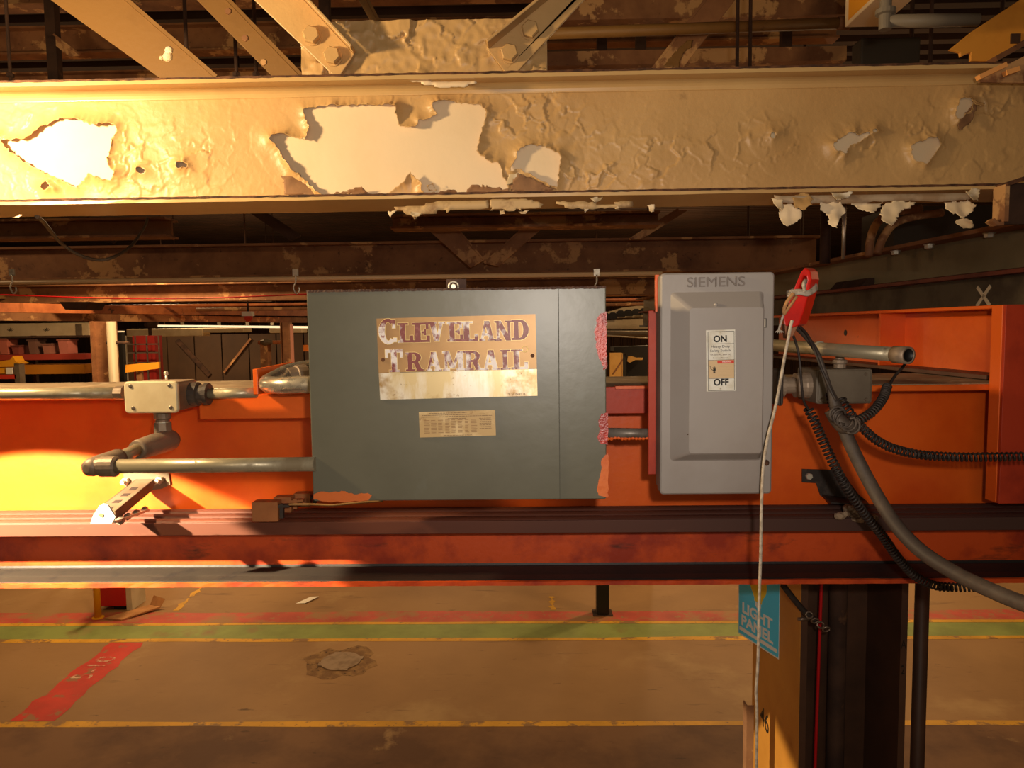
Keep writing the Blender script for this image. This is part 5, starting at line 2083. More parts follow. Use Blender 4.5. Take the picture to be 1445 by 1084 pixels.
hs = zts - zbs
mb = MB()
mb.prism([fs_(0, 0, 0), fs_(sw_, 0, 0), fs_(sw_, hs, 0), fs_(0, hs, 0)], -sn * .012)
obj('backing', mb, M_brown, sgn)
mb = MB()
mb.prism([fs_(0, 0, .0004), fs_(sw_, 0, .0004), fs_(sw_, hs, .0004), fs_(0, hs, .0004)], sn * .0006)
obj('border', mb, M_white, sgn)
mb = MB()
b_ = sw_ * .022
mb.prism([fs_(b_, b_, .0012), fs_(sw_ - b_, b_, .0012), fs_(sw_ - b_, hs - b_, .0012), fs_(b_, hs - b_, .0012)], sn * .0004)
obj('face', mb, M_sign_blue, sgn)
vpx = sw_ / 62.0      # one photograph pixel on the sign
for s, vv in (('LIGHT', .43), ('PANEL', .235)):
    obj('lettering', text_mesh(s, sw_ * .225, lambda u, v, d: fs_(sw_ * .47 + u, hs * vv * .74 + v, .0018 + d), .0005, offset=.0018, sx=1.16), M_white, sgn)
mb = MB()
mb.prism([fs_(b_ * 2, hs * .055, .0018), fs_(sw_ - b_ * 2, hs * .055, .0018), fs_(sw_ - b_ * 2, hs * .095, .0018), fs_(b_ * 2, hs * .095, .0018)], sn * .0004)
obj('white_bar', mb, M_white, sgn)
bulb = []
for k in range(19):
    a = math.radians(-50 + 280 * k / 18)
    bulb.append((sw_ * .5 + sw_ * .20 * math.cos(a), hs * .66 + sw_ * .21 * math.sin(a)))
bulb += [(sw_ * .41, hs * .50), (sw_ * .41, hs * .47), (sw_ * .59, hs * .47), (sw_ * .59, hs * .50)]
mb = MB()
mb.prism([fs_(u, v, .0018) for u, v in bulb], sn * .0004)
obj('bulb_picture', mb, M_yellow, sgn)
mb = MB()
mb.prism([fs_(u, v, .0018) for u, v in ((sw_ * .43, hs * .465), (sw_ * .43, hs * .425), (sw_ * .47, hs * .405), (sw_ * .53, hs * .405), (sw_ * .57, hs * .425), (sw_ * .57, hs * .465))], sn * .0004)
obj('bulb_base', mb, M_white, sgn)
# ================================================================ roof steel behind and above the near beam
def hbar(name, label, cat, px0, px1, yt, yb, Y, m, depth=.10, flange=0.0, group=None, ref=None):
    """member along X whose front face covers the given pixel rows at the frame centre"""
    zt_, zb_ = P(722, yt, Y).z, P(722, yb, Y).z
    x0, x1 = xc(px0, Y, 300), xc(px1, Y, 300)
    t = thing(name, label, cat, ((x0 + x1) / 2, Y, zb_), group)
    mb = MB()
    if flange:
        h = zt_ - zb_
        tk = max(h * .07, .012)
        mb.box(x0, x1, Y + flange, Y + flange + .015, zb_ + tk * .5, zt_ - tk * .5)
        obj('web', mb, m, t)
        mb = MB()
        mb.box(x0, x1, Y, Y + flange * 2, zb_, zb_ + tk)
        obj('flange', mb, m, t, label='lower flange')
        mb = MB()
        mb.box(x0, x1, Y, Y + flange * 2, zt_ - tk, zt_)
        obj('flange', mb, m, t, label='upper flange')
    else:
        mb.box(x0, x1, Y, Y + depth, zb_, zt_)
        obj('bar', mb, m, t)
    return t


def diag(name, label, cat, quad, Y, m, leg=.06, leg_left=False, group=None, thick=.012):
    """angle brace seen flat: quad = top-left, top-right, bottom-right, bottom-left pixels"""
    a, b, c, d = [P(x, y, Y) for x, y in quad]
    if min(quad[0][1], quad[1][1]) < 0:      # runs on above the frame
        a, b = d + (a - d) * 3.0, c + (b - c) * 3.0
    t = thing(name, label, cat, (c + d) / 2, group)
    mb = MB()
    mb.prism([a, b, c, d], (0, thick, 0))
    obj('flat_leg', mb, m, t, bevel=.002)
    e0, e1 = (a, d) if leg_left else (b, c)
    dr = (e1 - e0).normalized()
    n_ = Vector((-dr.z, 0, dr.x)) * thick * (-1 if leg_left else 1)
    mb = MB()
    mb.prism([e0, e1, e1 + n_, e0 + n_], (0, leg if leg_left else -leg * .3, 0))
    obj('standing_leg', mb, m, t)
    return t


M_ochre2 = mat('brown_ochre_brace', (134, 97, 50), 0.55, layers=[((116, 82, 42), 3, 0.45, 0.7), ((110, 74, 44), 14, 0.66, 0.74), ((190, 150, 96), 12, 0.70, 0.75)], bump=(50, .001))
b = diag('roof_brace', 'wide ochre channel brace slanting down behind the left end of the peeling beam', 'brace', [(52, -14), (160, -14), (306, 112), (228, 112)], 2.45, M_ochre2, .05)
mb = MB()
for (px, py, s) in ((238, 71, .014), (236, 80, .017), (228, 82, .008)):
    c = P(px, py, 2.448)
    mb.lathe(c, (0, -1, 0), [(0, s), (.004, s * .8), (.006, s * .4)], 7)
obj('paint_chip', mb, M_flake, b)
b = diag('roof_brace', 'narrow ochre angle brace left of the bolted brace', 'brace', [(264, -14), (306, -14), (426, 110), (386, 110)], 2.62, M_ochre2, .05)
for (px, py) in ((322, 16), (346, 54), (372, 88)):
    mb = MB()
    mb.lathe(P(px, py, 2.619), (0, -1, 0), [(0, .012), (.003, .011)], 7)
    obj('rivet', mb, M_brown, b)
b = diag('roof_brace', 'brown angle brace with a bare ochre patch rising to the right behind the beam', 'brace', [(1008, -14), (1048, -14), (962, 98), (922, 98)], 3.6, M_brown, .06, True)
flake('bare_patch', [(968, 58), (978, 56), (976, 66), (968, 72), (962, 80), (958, 95), (936, 95), (944, 82)], 3.596, 0, M_ochre2, b, 5, .004)
diag('roof_brace', 'faint brown brace in the dark left corner above the beam', 'brace', [(60, 50), (76, 50), (112, 78), (98, 80)], 5.0, M_brown, .04)
diag('roof_brace', 'thin brown brace leaning just left of the gusset plate', 'brace', [(500, -10), (512, -10), (534, 32), (524, 32)], 3.4, M_ochre2, .04)
hp = thing('roof_pipe', 'tan pipe running level to the right of the gusset plate above the beam', 'pipe', P(960, 40, 3.3))
mb = MB()
mb.tube([P(700, 50, 3.3), P(1182, 33, 3.3)], 7.6 * 3.3 / F, 14)
obj('pipe', mb, M_ochre2, hp)
mb = MB()
mb.lathe(P(1182, 33, 3.3), (1, 0, 0), [(0, .028), (.05, .028), (.055, .02)], 14)
obj('end_cap', mb, M_brown, hp)
for k, (px, Y, lab) in enumerate(((265, 2.9, 'thin hanging rod crossing the wide ochre brace'), (334, 3.0, 'thin hanging rod crossing the narrow ochre brace'), (362, 3.05, 'thin hanging rod between the narrow ochre brace and the bolted brace'), (15, 3.4, 'thin hanging rod in the far left corner above the beam'), (1040, 3.1, 'thin hanging rod behind the level tan pipe, its left one'), (1058, 3.1, 'thin hanging rod behind the level tan pipe, its right one'), (1312, 3.0, 'thin hanging rod between the yellow crate and the orange corner brace'))):
    t = thing('hanger_rod', lab, 'rod', P(px, 110, Y), 'hanger rods in the roof')
    mb = MB()
    a = P(px, 112, Y)
    mb.tube([a - Vector((0, 0, .12)), a + Vector((0, 0, 1.4))], .0075, 8)
    obj('rod', mb, M_dark_steel, t)
    mb = MB()
    mb.hexnut(a + Vector((0, 0, .01)), (0, 0, 1), .016, .016)
    obj('nut', mb, M_dark_steel, t)

rows = [(22, 62, 6.2, 'brown purlin high behind the left braces, upper of two'), (88, 113, 6.6, 'brown purlin behind the left braces, lower of two'), (-40, -8, 5.2, 'brown purlin at the very top of the frame')]
for (yt, yb, Y, lab) in rows:
    hbar('roof_purlin', lab, 'purlin', -500, 1180, yt, yb, Y, M_brown, .1, .07, 'roof purlins')
hbar('roof_purlin', 'dark purlin in the gloom behind the level tan pipe', 'purlin', 760, 1190, 74, 94, 4.6, M_brown, .1, 0, 'roof purlins')
hbar('roof_purlin', 'dark purlin above the level tan pipe', 'purlin', 780, 1190, 2, 30, 4.4, M_brown, .1, 0, 'roof purlins')
for k, px in enumerate((75, 460, 850, 905, 960, 1110)):
    t = thing('roof_strut', ('upright strut behind the wide ochre brace', 'upright strut behind the gusset plate', 'upright strut above the right bolted brace', 'second upright strut right of the bolted brace', 'upright strut beside the rising brown brace', 'upright strut left of the yellow crate')[k], 'strut', P(px, 100, 5.0), 'upright roof struts')
    mb = MB()
    a, c = P(px - 7, 118, 5.0), P(px + 7, 118, 5.0)
    mb.box(a.x, c.x, 5.0, 5.06, a.z, a.z + 1.6)
    obj('bar', mb, M_dark_steel, t)

# corner brace, crate and arm in the upper right
ob = thing('corner_brace', 'orange-yellow steel brace with torn paint in the upper right corner', 'brace', P(1400, 85, 2.3))
mb = MB()
q_ = [(1340, 70), (1372, 44), (1460, -14), (1480, -10), (1480, 40), (1445, 56), (1398, 86), (1370, 86), (1370, 74), (1364, 76), (1356, 80), (1355, 74)]
mb.prism([P(x, y, 2.32) for x, y in q_], (0, .012, 0))
obj('plate', mb, mat('orange_yellow_paint', (232, 158, 60), 0.5, layers=[((208, 132, 44), 4, .45, .7), ((120, 70, 40), 50, .74, .8)]), ob, bevel=.002)
mb = MB()
mb.bar(P(1396, 88, 2.25), P(1480, 42, 2.25), .07, .014)
obj('lower_leg', mb, M_brown, ob)
mb = MB()
mb.bar(P(1380, 110, 1.965), P(1418, 92, 1.965), .02, .012)
mb.bar(P(1418, 104, 1.965), P(1436, 98, 1.965), .02, .012)
obj('torn_strip', mb, mat('orange_torn_paint', (240, 168, 96), 0.5), ob)
mb = MB()
c = P(1432, 55, 2.32)
mb.box(c.x - .014, c.x + .014, 2.314, 2.32, c.z - .014, c.z + .014)
obj('bolt_head', mb, M_dark_steel, ob)
ob2 = thing('corner_plate', 'brown torn flange plate at the right end of the peeling beam under the orange brace', 'plate', P(1420, 112, 1.98))
mb = MB()
mb.prism([P(x, y, 1.985) for x, y in ((1382, 114), (1420, 92), (1480, 62), (1520, 60), (1520, 118), (1384, 116))], (0, .008, 0))
obj('plate', mb, M_brown, ob2)

cr = thing('hoist_crate', 'yellow sign-faced box hanging at the top edge left of the grey arm', 'crate', P(1220, 38, 3.0))
mb = MB()
x0, x1 = xc(1192, 3.0, 38), xc(1243, 3.0, 38)
zb_ = P(1192, 39, 3.0).z
mb.box(x0, x1, 2.25, 3.0, zb_, zb_ + .5)
obj('body', mb, M_pale, cr, bevel=.004)
mb = MB()
mb.box(x0 - .0015, x0, 2.32, 2.965, zb_ + .014, zb_ + .48)
obj('yellow_panel', mb, mat('amber_panel', (236, 160, 40), .5), cr)
m0 = Vector((x0 - .0018, 2.88, zb_ + .105))
obj('panel_letter', text_mesh('U', .07, lambda u, v, d: m0 + Vector((-d, -u, v)), .0006), M_black, cr)
mb = MB()
mb.tube([Vector(((x0 + x1) / 2, 2.8, zb_ + .49)), Vector(((x0 + x1) / 2, 2.8, 7.41))], .02, 8)
obj('hanger', mb, M_dark_steel, cr)
ga = thing('grey_arm', 'grey pipe arm with an upright end collar to the right of the yellow crate', 'arm', P(1300, 32, 2.2))
M_greyarm = mat('dull_grey_paint', (128, 116, 100), .5)
mb = MB()
mb.tube([P(1252, 30, 2.2), P(1380, 28, 2.2)], .018, 14)
obj('arm', mb, M_greyarm, ga)
mb = MB()
c = P(1249, 42, 2.2)
mb.lathe(c, (0, 0, 1), [(0, .017), (.04, .018), (.043, .027), (.056, .027), (.06, .016), (.08, .016)], 16)
obj('collar', mb, M_greyarm, ga)
mb = MB()
mb.box(xc(1215, 3.4, 60), xc(1300, 3.4, 60), 3.4, 3.5, P(1250, 98, 3.4).z, P(1250, 52, 3.4).z)
obj('motor_housing', mb, mat('dark_olive_housing', (70, 62, 50), .6), ga, bevel=.01)

# ================================================================ between the peeling beam and the girder
hbar('roof_beam', 'brown patchy roof beam right behind and below the peeling beam', 'beam', -900, 1160, 338, 386, 5.6, M_brown, .1, .10)
hbar('roof_beam', 'dark brown roof beam behind the level messenger rail', 'beam', -900, 1160, 393, 419, 8.4, M_brown, .1, .12)
hbar('roof_beam', 'rough edged brown roof beam just under the middle of the peeling beam', 'beam', 550, 932, 300, 320, 4.2, M_brown, .1, .08)
hbar('roof_beam', 'rough edged brown roof beam just under the left of the peeling beam', 'beam', -500, 232, 298, 326, 4.2, M_brown, .1, .08)
M_orange_pipe = mat('orange_brown_pipe', (190, 112, 62), .55, layers=[((150, 80, 44), 4, .4, .65), ((80, 48, 32), 12, .62, .7, (.3, 1, 1)), ((220, 170, 120), 9, .68, .72)])
diag('roof_brace', 'dark brown brace slanting down right from the middle of the beam', 'brace', [(560, 285), (612, 285), (682, 368), (664, 378)], 5.0, M_brown, .06)
diag('roof_brace', 'dark brown brace rising right beside the slanting one under the beam', 'brace', [(764, 300), (790, 300), (704, 376), (684, 372)], 5.2, M_brown, .06, True)
diag('roof_brace', 'thin brown brace above the left cable loop', 'brace', [(110, 312), (124, 308), (168, 334), (160, 344)], 4.6, M_dark_steel, .05)
diag('roof_brace', 'thin dark brace slanting under the beam left of centre', 'brace', [(352, 300), (372, 300), (424, 334), (410, 340)], 4.8, M_dark_steel, .05)
diag('roof_brace', 'faint brace rising behind the rough brown beam right of centre', 'brace', [(958, 296), (972, 296), (905, 338), (890, 338)], 4.7, M_brown, .05, True)

# messenger rail with its hooks
M_cream_rail = mat('tan_rail_paint', (226, 190, 140), .45)
mr_ = thing('messenger_rail', 'long tan rail strung level behind the cabinet top with hook clips', 'rail', P(460, 388, 3.6))
mb = MB()
za = zc(389, 3.6)
mb.tube([Vector((-3.4, 3.6, za)), Vector((xc(934, 3.6, 386), 3.6, za))], .0115, 12)
obj('rail', mb, M_cream_rail, mr_)
for (px, hang_, dx) in ((17, 28, -3), (417, 24, 1), (842, 22, -2)):
    c = P(px, 386, 3.585)
    mb = MB()
    mb.box(c.x - .014, c.x + .014, 3.582, 3.588, c.z - .012, c.z + .022)
    obj('hook_clip', mb, M_zinc, mr_)
for k, (px, lab) in enumerate(((17, 'small wire hook hanging from the tan rail at the left frame edge'), (417, 'small wire hook hanging from the tan rail at the upper left cabinet corner'), (842, 'small wire hook hanging from the tan rail at the upper right cabinet corner'))):
    c = P(px, 389, 3.575)
    t = thing('wire_hook', lab, 'hook', c, 'wire hooks on the messenger rail')
    mb = MB()
    s = 3.575 / F
    mb.tube(spline([c + Vector((0, 0, .004)), c + Vector((.0, 0, -9 * s)), c + Vector((-.006, 0, -12 * s)), c + Vector((-.012, 0, -18 * s)), c + Vector((0, 0, -25 * s)), c + Vector((.016, 0, -22 * s)), c + Vector((.014, 0, -16 * s))], 5), .0042, 6)
    obj('wire', mb, M_zinc, t)
# cable loop under the beam
lp = thing('loop_cable', 'tan cable hanging in a deep loop under the left of the peeling beam', 'cable', P(140, 366, 2.9))
mb = MB()
mb.tube(spline([Vector((P(52, 302, 2.17).x, 2.17, ZB - .004)), P(62, 314, 2.4), P(85, 342, 2.8), P(112, 360, 2.85), P(138, 367, 2.9), P(160, 363, 2.95), P(184, 348, 3.2), P(198, 330, 3.6), P(206, 316, 4.0), P(208, 308, 4.19)], 6), .0065, 10)
obj('jacket', mb, M_jbox_dark, lp)
rc2 = thing('red_cable', 'thin red cable stretched level under the dark brown roof beam', 'cable', P(200, 420, 7.6))
mb = MB()
mb.tube(spline([P(-200, 408, 7.6), P(0, 416, 7.6), P(150, 421, 7.6), P(300, 420.5, 7.6), P(440, 415, 7.6), P(600, 410, 7.6)], 5), .007, 8)
obj('jacket', mb, M_redcable, rc2)
for (yt, yb, Y, px1, lab) in ((423, 427.5, 9.6, 1120, 'upper thin orange-brown pipe among the distant runs'), (429, 434, 10.2, 1120, 'second thin brown pipe among the distant runs')):
    t = thing('roof_pipe', lab, 'pipe', P(300, yb, Y), 'distant roof pipes')
    mb = MB()
    zz_ = zc((yt + yb) / 2, Y)
    mb.tube([Vector((-9, Y, zz_)), Vector((xc(px1, Y, 430), Y, zz_))], (yb - yt) / 2 * Y / F, 10)
    obj('pipe', mb, M_orange_pipe if yt < 425 else M_brown, t)
# rails running away from the lower left
for k, (y0, y1, x1, w, lab, m) in enumerate(((433, 442, 430, .10, 'upper orange-brown rail converging from the left frame edge', M_orange_pipe), (446, 452, 430, .09, 'lower dark rail converging from the left frame edge', M_brown), (418, 424, 380, .05, 'thin light strip above the converging rails', M_ochre2))):
    t = thing('distant_rail', lab, 'rail', P(200, y1, 9), 'rails converging from the left')
    mb = MB()
    mb.bar(P(-60, y0, 7.0 + .5 * k), P(x1, y1, 13.0 + .5 * k), .10, w)
    obj('rail', mb, m, t)
t = thing('black_clamp', 'black clamp block on the converging rails at the left', 'clamp', P(104, 436, 7.4))
mb = MB()
mb.prism([P(x, y, 7.4) for x, y in ((84, 426), (126, 426), (120, 437), (92, 437))], (0, .3, 0))
obj('block', mb, M_dark_steel, t)
t = thing('red_beacon', 'small red beacon with a white top hanging from the converging rails', 'beacon', P(350, 452, 9.0))
c = P(350, 441, 9.0)
mb = MB()
mb.box(c.x - .06, c.x + .06, 8.95, 9.05, c.z - .045, c.z + .01)
obj('base', mb, M_white, t)
mb = MB()
mb.lathe(c - Vector((0, 0, .045)), (0, 0, -1), [(0, .055), (.03, .05), (.06, .03), (.07, .01)], 12)
obj('lens', mb, M_label_red, t)

# right-hand gap between beam and runway beam
hbar('dark_duct', 'dark duct in the gloom right of centre behind the runway beam', 'duct', 1040, 1170, 396, 432, 6.5, M_dark_steel, .4)
for k, (px, lab) in enumerate(((1190, 'grey rod hanging left of the loose white flakes under the beam'), (1164, 'dark post behind the grey rod under the right part of the beam'))):
    t = thing('hanger_rod', lab, 'rod', P(px, 372, 2.17 if k == 0 else 3.3), 'hanger rods in the roof')
    mb = MB()
    a = P(px, 366, 2.17) if k == 0 else P(px, 372, 3.3)
    mb.tube([a, Vector((a.x, a.y, ZB + .004 if k == 0 else a.z + .5))], (.0055, .022)[k], 10)
    obj('rod', mb, M_screw if k == 0 else M_dark_steel, t)
t = thing('curved_pipe', 'brown pipe bending down behind the loose flakes under the right of the beam', 'pipe', P(1235, 350, 3.0))
mb = MB()
mb.tube(spline([P(1226, 362, 3.0), P(1229, 335, 3.0), P(1240, 312, 3.0), P(1262, 300, 3.0), P(1300, 294, 3.0)], 6), .016, 12)
obj('pipe', mb, M_brown, t)
t = thing('curved_pipe', 'second brown pipe bending outside the first under the right of the beam', 'pipe', P(1248, 350, 3.1))
mb = MB()
mb.tube(spline([P(1238, 358, 3.1), P(1246, 336, 3.1), P(1262, 316, 3.1), P(1290, 306, 3.1), P(1330, 300, 3.1)], 6), .016, 12)
obj('pipe', mb, M_brown, t)
hbar('dark_duct', 'large dark duct behind the curved brown pipes', 'duct', 1262, 1480, 300, 358, 4.2, mat('dark_grey_duct', (66, 58, 50), .6), .4)

# ================================================================ far machines and columns seen over the girder
def far_col(name, label, px0, px1, yt, Y, m, group=None):
    x0, x1 = xc(px0, Y, 490), xc(px1, Y, 490)
    t = thing(name, label, 'column', ((x0 + x1) / 2, Y, 0), group)
    d_ = (x1 - x0)
    zt_ = P(px0, yt, Y).z
    f_ = d_ * .10
    for (a, b_) in ((x0, x0 + f_), (x1 - f_, x1)):
        mb = MB()
        mb.box(a, b_, Y, Y + d_, 0, zt_)
        obj('flange', mb, m, t)
    mb = MB()
    mb.box(x0 + f_, x1 - f_, Y + d_ * .3, Y + d_ * .4, 0, zt_)
    obj('web', mb, m, t)
    return t


far_col('far_column', 'brown steel column far behind the left conduit', 128, 153, 452, 13.0, M_brown)
far_col('far_column', 'slim brown column far off near the left cabinet edge', 396, 409, 455, 16.0, M_brown)
t = thing('downpipe', 'white downpipe beside the far brown column', 'pipe', P(158, 530, 12.9))
mb = MB()
xx, Y = xc(158.5, 12.9, 490), 12.9
mb.tube([Vector((xx, Y, 0)), Vector((xx, Y, P(158, 452, Y).z))], 6.4 * Y / F, 14)
obj('pipe', mb, mat('cream_downpipe', (176, 162, 136), .5), t)
mb = MB()
zz_ = P(158, 484, Y).z
mb.tube([Vector((xx - .1, Y, zz_)), Vector((xx + .30, Y, zz_))], .025, 8)
obj('bracket', mb, M_dark_steel, t)
t = thing('cable_post', 'black post right of the white downpipe', 'post', P(170, 530, 13.1))
mb = MB()
mb.box(xc(165, 13.6, 490), xc(173, 13.6, 490), 13.6, 13.7, 0, P(168, 466, 13.6).z)
obj('post', mb, M_black, t)
mb = MB()
mb.box(xc(157, 13.55, 490), xc(175, 13.55, 490), 13.57, 13.6, P(168, 469, 13.55).z, P(168, 467, 13.55).z)
obj('white_strip', mb, M_white, t)
t = thing('light_pole', 'thin pale pole standing right of the black post', 'pole', P(177, 530, 13.3))
mb = MB()
xx = xc(177, 13.9, 490)
mb.tube([Vector((xx, 13.9, 0)), Vector((xx, 13.9, P(177, 474, 13.9).z))], .03, 8)
obj('pole', mb, M_jbox_dark, t)
t = thing('pink_post', 'slim pink post right of the slim far column', 'post', P(411, 530, 15.8))
mb = MB()
mb.box(xc(410, 15.8, 490), xc(413.5, 15.8, 490), 15.8, 15.86, 0, P(411, 458, 15.8).z)
obj('post', mb, mat('pink_paint', (206, 140, 120), .5), t)

M_cream = mat('cream_sheet_metal', (222, 206, 172), .5, layers=[((196, 176, 140), 2, .4, .7)])
t = thing('wall_heater', 'long cream ventilated cabinet high at the far left', 'cabinet', P(60, 476, 15.0))
Y = 15.0
mb = MB()
mb.box(xc(-80, Y, 465), xc(126, Y, 465), Y, Y + .6, P(60, 476, Y).z, P(60, 456, Y).z)
obj('body', mb, M_cream, t, bevel=.02)
for px in (15, 66):
    mb = MB()
    for k in range(5):
        a = math.radians(30 + 30 * k)
        c = P(px, 468, Y - .002)
        mb.bar(c + Vector((.02 * math.cos(a), 0, .02 * math.sin(a))), c + Vector((.075 * math.cos(a), 0, .075 * math.sin(a))), .006, .012, (0, 1, 0))
    obj('vent_mark', mb, M_black, t)
mb = MB()
mb.box(xc(108, Y, 465), xc(116, Y, 465), Y - .03, Y, P(60, 475, Y).z, P(60, 458, Y).z)
obj('clamp', mb, M_jbox_dark, t)

# red storage rack with parts bins
t = thing('storage_rack', 'long red storage rack with yellow rail at the far left behind the conduit', 'rack', P(60, 560, 14.2))
Y = 14.0
xa, xb = xc(-90, Y, 490), xc(118, Y, 490)
for (ya, yb_, m, nm) in ((500, 508, mat('dull_red_shelf', (176, 70, 56), .5), 'shelf'), (515, 528, mat('mustard_rail', (196, 130, 40), .5), 'rail'), (474, 477, M_dark_steel, 'top_bar')):
    mb = MB()
    mb.box(xa, xb, Y, Y + .5, P(60, yb_, Y).z, P(60, ya, Y).z)
    obj(nm, mb, m, t)
for px in (-60, 27, 117):
    mb = MB()
    xx = xc(px, Y, 490)
    mb.box(xx - .03, xx + .03, Y + .40, Y + .48, 0, P(px, 474, Y).z)
    obj('upright', mb, M_dark_steel, t)
zs = P(60, 500, Y).z + .006
for k, (px, w, h, c, lab) in enumerate(((3, 10, 22, (206, 120, 100), 'pinkish parts bin at the left end of the red rack shelf'), (20, 8, 12, (150, 80, 70), 'low reddish parts bin second along the red rack shelf'), (44, 9, 20, (130, 96, 84), 'brown parts bin in the middle of the red rack shelf'), (64, 9, 14, (176, 120, 104), 'dusty pink parts bin right of the middle of the red rack shelf'), (88, 12, 20, (196, 120, 106), 'large pink parts bin near the right end of the red rack shelf'))):
    bt = thing('parts_bin', lab, 'bin', (xc(px, Y, 490), Y + .2, zs))
    mb = MB()
    a, b_ = xc(px - w / 2, Y, 490), xc(px + w / 2, Y, 490)
    hh = h * Y / F
    mb.prism([Vector((a, Y + .04, zs)), Vector((b_, Y + .04, zs)), Vector((b_ + .015, Y + .02, zs + hh)), Vector((a - .015, Y + .02, zs + hh))], (0, .3, 0))
    obj('bin', mb, mat('bin_paint_%d' % k, c, .5), bt)
    mb = MB()
    mb.box(a - .03, b_ + .03, Y + .005, Y + .34, zs + hh - .02, zs + hh + .01)
    obj('rim', mb, mat('bin_rim_%d' % k, tuple(int(v * .8) for v in c), .5), bt)
# yellow hoist hook block at the far left edge
t = thing('yellow_hoist', 'yellow hoist block with a white plate at the left frame edge above the conduit', 'hoist', P(10, 540, 13.4))
Y = 13.4
mb = MB()
mb.prism([P(x, y, Y) for x, y in ((-30, 513), (0, 510), (14, 508), (18, 503), (22, 510), (28, 513), (20, 517), (0, 518), (-30, 518))], (0, .25, 0))
obj('arm', mb, mat('hoist_yellow', (236, 168, 40), .45), t)
mb = MB()
mb.box(xc(-30, Y, 520), xc(8, Y, 520), Y + .02, Y + .2, P(0, 527, Y).z, P(0, 519, Y).z)
obj('drum', mb, mat('hoist_yellow', (236, 168, 40), .45), t)
mb = MB()
mb.box(xc(8, Y, 520), xc(17, Y, 520), Y, Y + .2, P(8, 528, Y).z, P(8, 519, Y).z)
obj('white_plate', mb, M_white, t)
mb = MB()
mb.box(xc(-30, Y, 520), xc(22, Y, 520), Y, Y + .2, P(8, 535, Y).z, P(8, 529, Y).z)
obj('red_base', mb, M_label_red, t)
mb = MB()
mb.box(xc(20, Y, 520), xc(27, Y, 520), Y, Y + .15, 0, P(22, 513, Y).z)
obj('post', mb, M_jbox_dark, t)

# red machine cage with yellow guard rail
t = thing('machine_cage', 'dark red wire cage far behind the beige junction box', 'cage', P(200, 540, 14.5))
Y = 14.5
mb = MB()
mb.box(xc(176, Y, 490), xc(208, Y, 490), Y + .3, Y + .6, 0, P(190, 474, Y).z)
obj('machine_body', mb, mat('dark_red_machine', (150, 36, 30), .5), t)
for px in (176, 191, 207, 224):
    mb = MB()
    xx = xc(px, Y, 490)
    mb.box(xx - .012, xx + .012, Y, Y + .02, 0, P(px, 474, Y).z)
    obj('cage_wire', mb, M_screw, t)
for py in (486, 498, 512):
    mb = MB()
    mb.box(xc(176, Y, 490), xc(224, Y, 490), Y, Y + .02, P(190, py, Y).z - .012, P(190, py, Y).z + .012)
    obj('cage_wire', mb, M_screw, t)
t = thing('guard_rail', 'yellow guard rail slanting in front of the dark red wire cage', 'rail', P(200, 530, 13.6))
mb = MB()
mb.prism([P(177, 515, 13.3), P(224, 511, 13.4), P(224, 520, 13.4), P(177, 526, 13.3)], (0, .06, 0))
obj('board', mb, mat('guard_yellow', (226, 152, 36), .45), t)
mb = MB()
xx = xc(196, 13.4, 520)
mb.box(xx - .05, xx + .05, 13.40, 13.46, 0, P(181, 520, 13.4).z)
obj('post', mb, M_brown, t)

# long tube light and pale duct
t = thing('tube_light', 'long thin lit tube light far over the cage', 'light', P(325, 463, 17.0))
Y = 17.0
mb = MB()
mb.tube([P(222, 460, Y), P(436, 462, Y)], 1.5 * Y / F, 8)
obj('tube', mb, emit('tube_light_glow', (255, 226, 180), 1.1), t)
for px in (257, 309, 349, 384):
    mb = MB()
    c = P(px, 459, Y)
    mb.box(c.x - .03, c.x + .03, Y - .02, Y + .04, c.z, c.z + .08)
    obj('hanger', mb, M_zinc, t)
mb = MB()
c = P(211, 458, Y)
mb.lathe(c + Vector((.2, 0, 0)), (-1, 0, 0), [(0, .07), (.2, .09), (.3, .05)], 10)
mb.box(c.x - .04, c.x + .02, Y, Y + .05, c.z - .28, c.z)
obj('end_fitting', mb, M_dark_steel, t)
t = thing('pale_duct', 'pale rectangular duct running level below the thin tube light', 'duct', P(300, 473, 20.0))
Y = 20.0
mb = MB()
mb.box(xc(178, Y, 466), xc(286, Y, 466), Y, Y + .5, P(300, 474, Y).z, P(300, 463, Y).z)
obj('section', mb, M_cream, t, bevel=.02)
mb = MB()
mb.box(xc(288, Y, 466), xc(346, Y, 466), Y - .1, Y + .5, P(300, 469.5, Y).z, P(300, 463, Y).z)
obj('section', mb, M_cream, t, bevel=.02)
mb = MB()
mb.box(xc(380, Y, 466), xc(426, Y, 466), Y, Y + .5, P(400, 470, Y).z, P(400, 463, Y).z)
obj('section', mb, M_cream, t, bevel=.02)
# far truss wall with a brace line
t = thing('far_brace', 'long thin brace on the far ribbed wall left of the cabinet', 'brace', P(320, 528, 24.0))
mb = MB()
mb.bar(P(316, 526, 24.94), P(354, 478, 24.94), .05, .07)
obj('bar', mb, M_brown, t)
t = thing('far_brace', 'wide dark brace falling right on the far ribbed wall', 'brace', P(270, 528, 24.2))
mb = MB()
mb.bar(P(250, 480, 24.96), P(296, 530, 24.96), .05, .16)
obj('bar', mb, M_dark_steel, t)
t = thing('partition_screen', 'tall dark brown partition behind the far cage and braces', 'partition', P(300, 600, 25))
mb = MB()
Y = 25.0
x = xc(160, Y, 490)
while x < xc(640, Y, 490):
    mb.box(x, x + .9, Y, Y + .08, 0, P(300, 472, Y).z)
    x += .94
o = obj('panels', mb, mat('brown_partition', (72, 50, 32), .7, layers=[((56, 38, 25), .8, .4, .7)]), t)
t = thing('far_machine', 'small orange and grey machine far left of the cabinet edge', 'machine', P(382, 540, 19.0))
Y = 19.0
mb = MB()
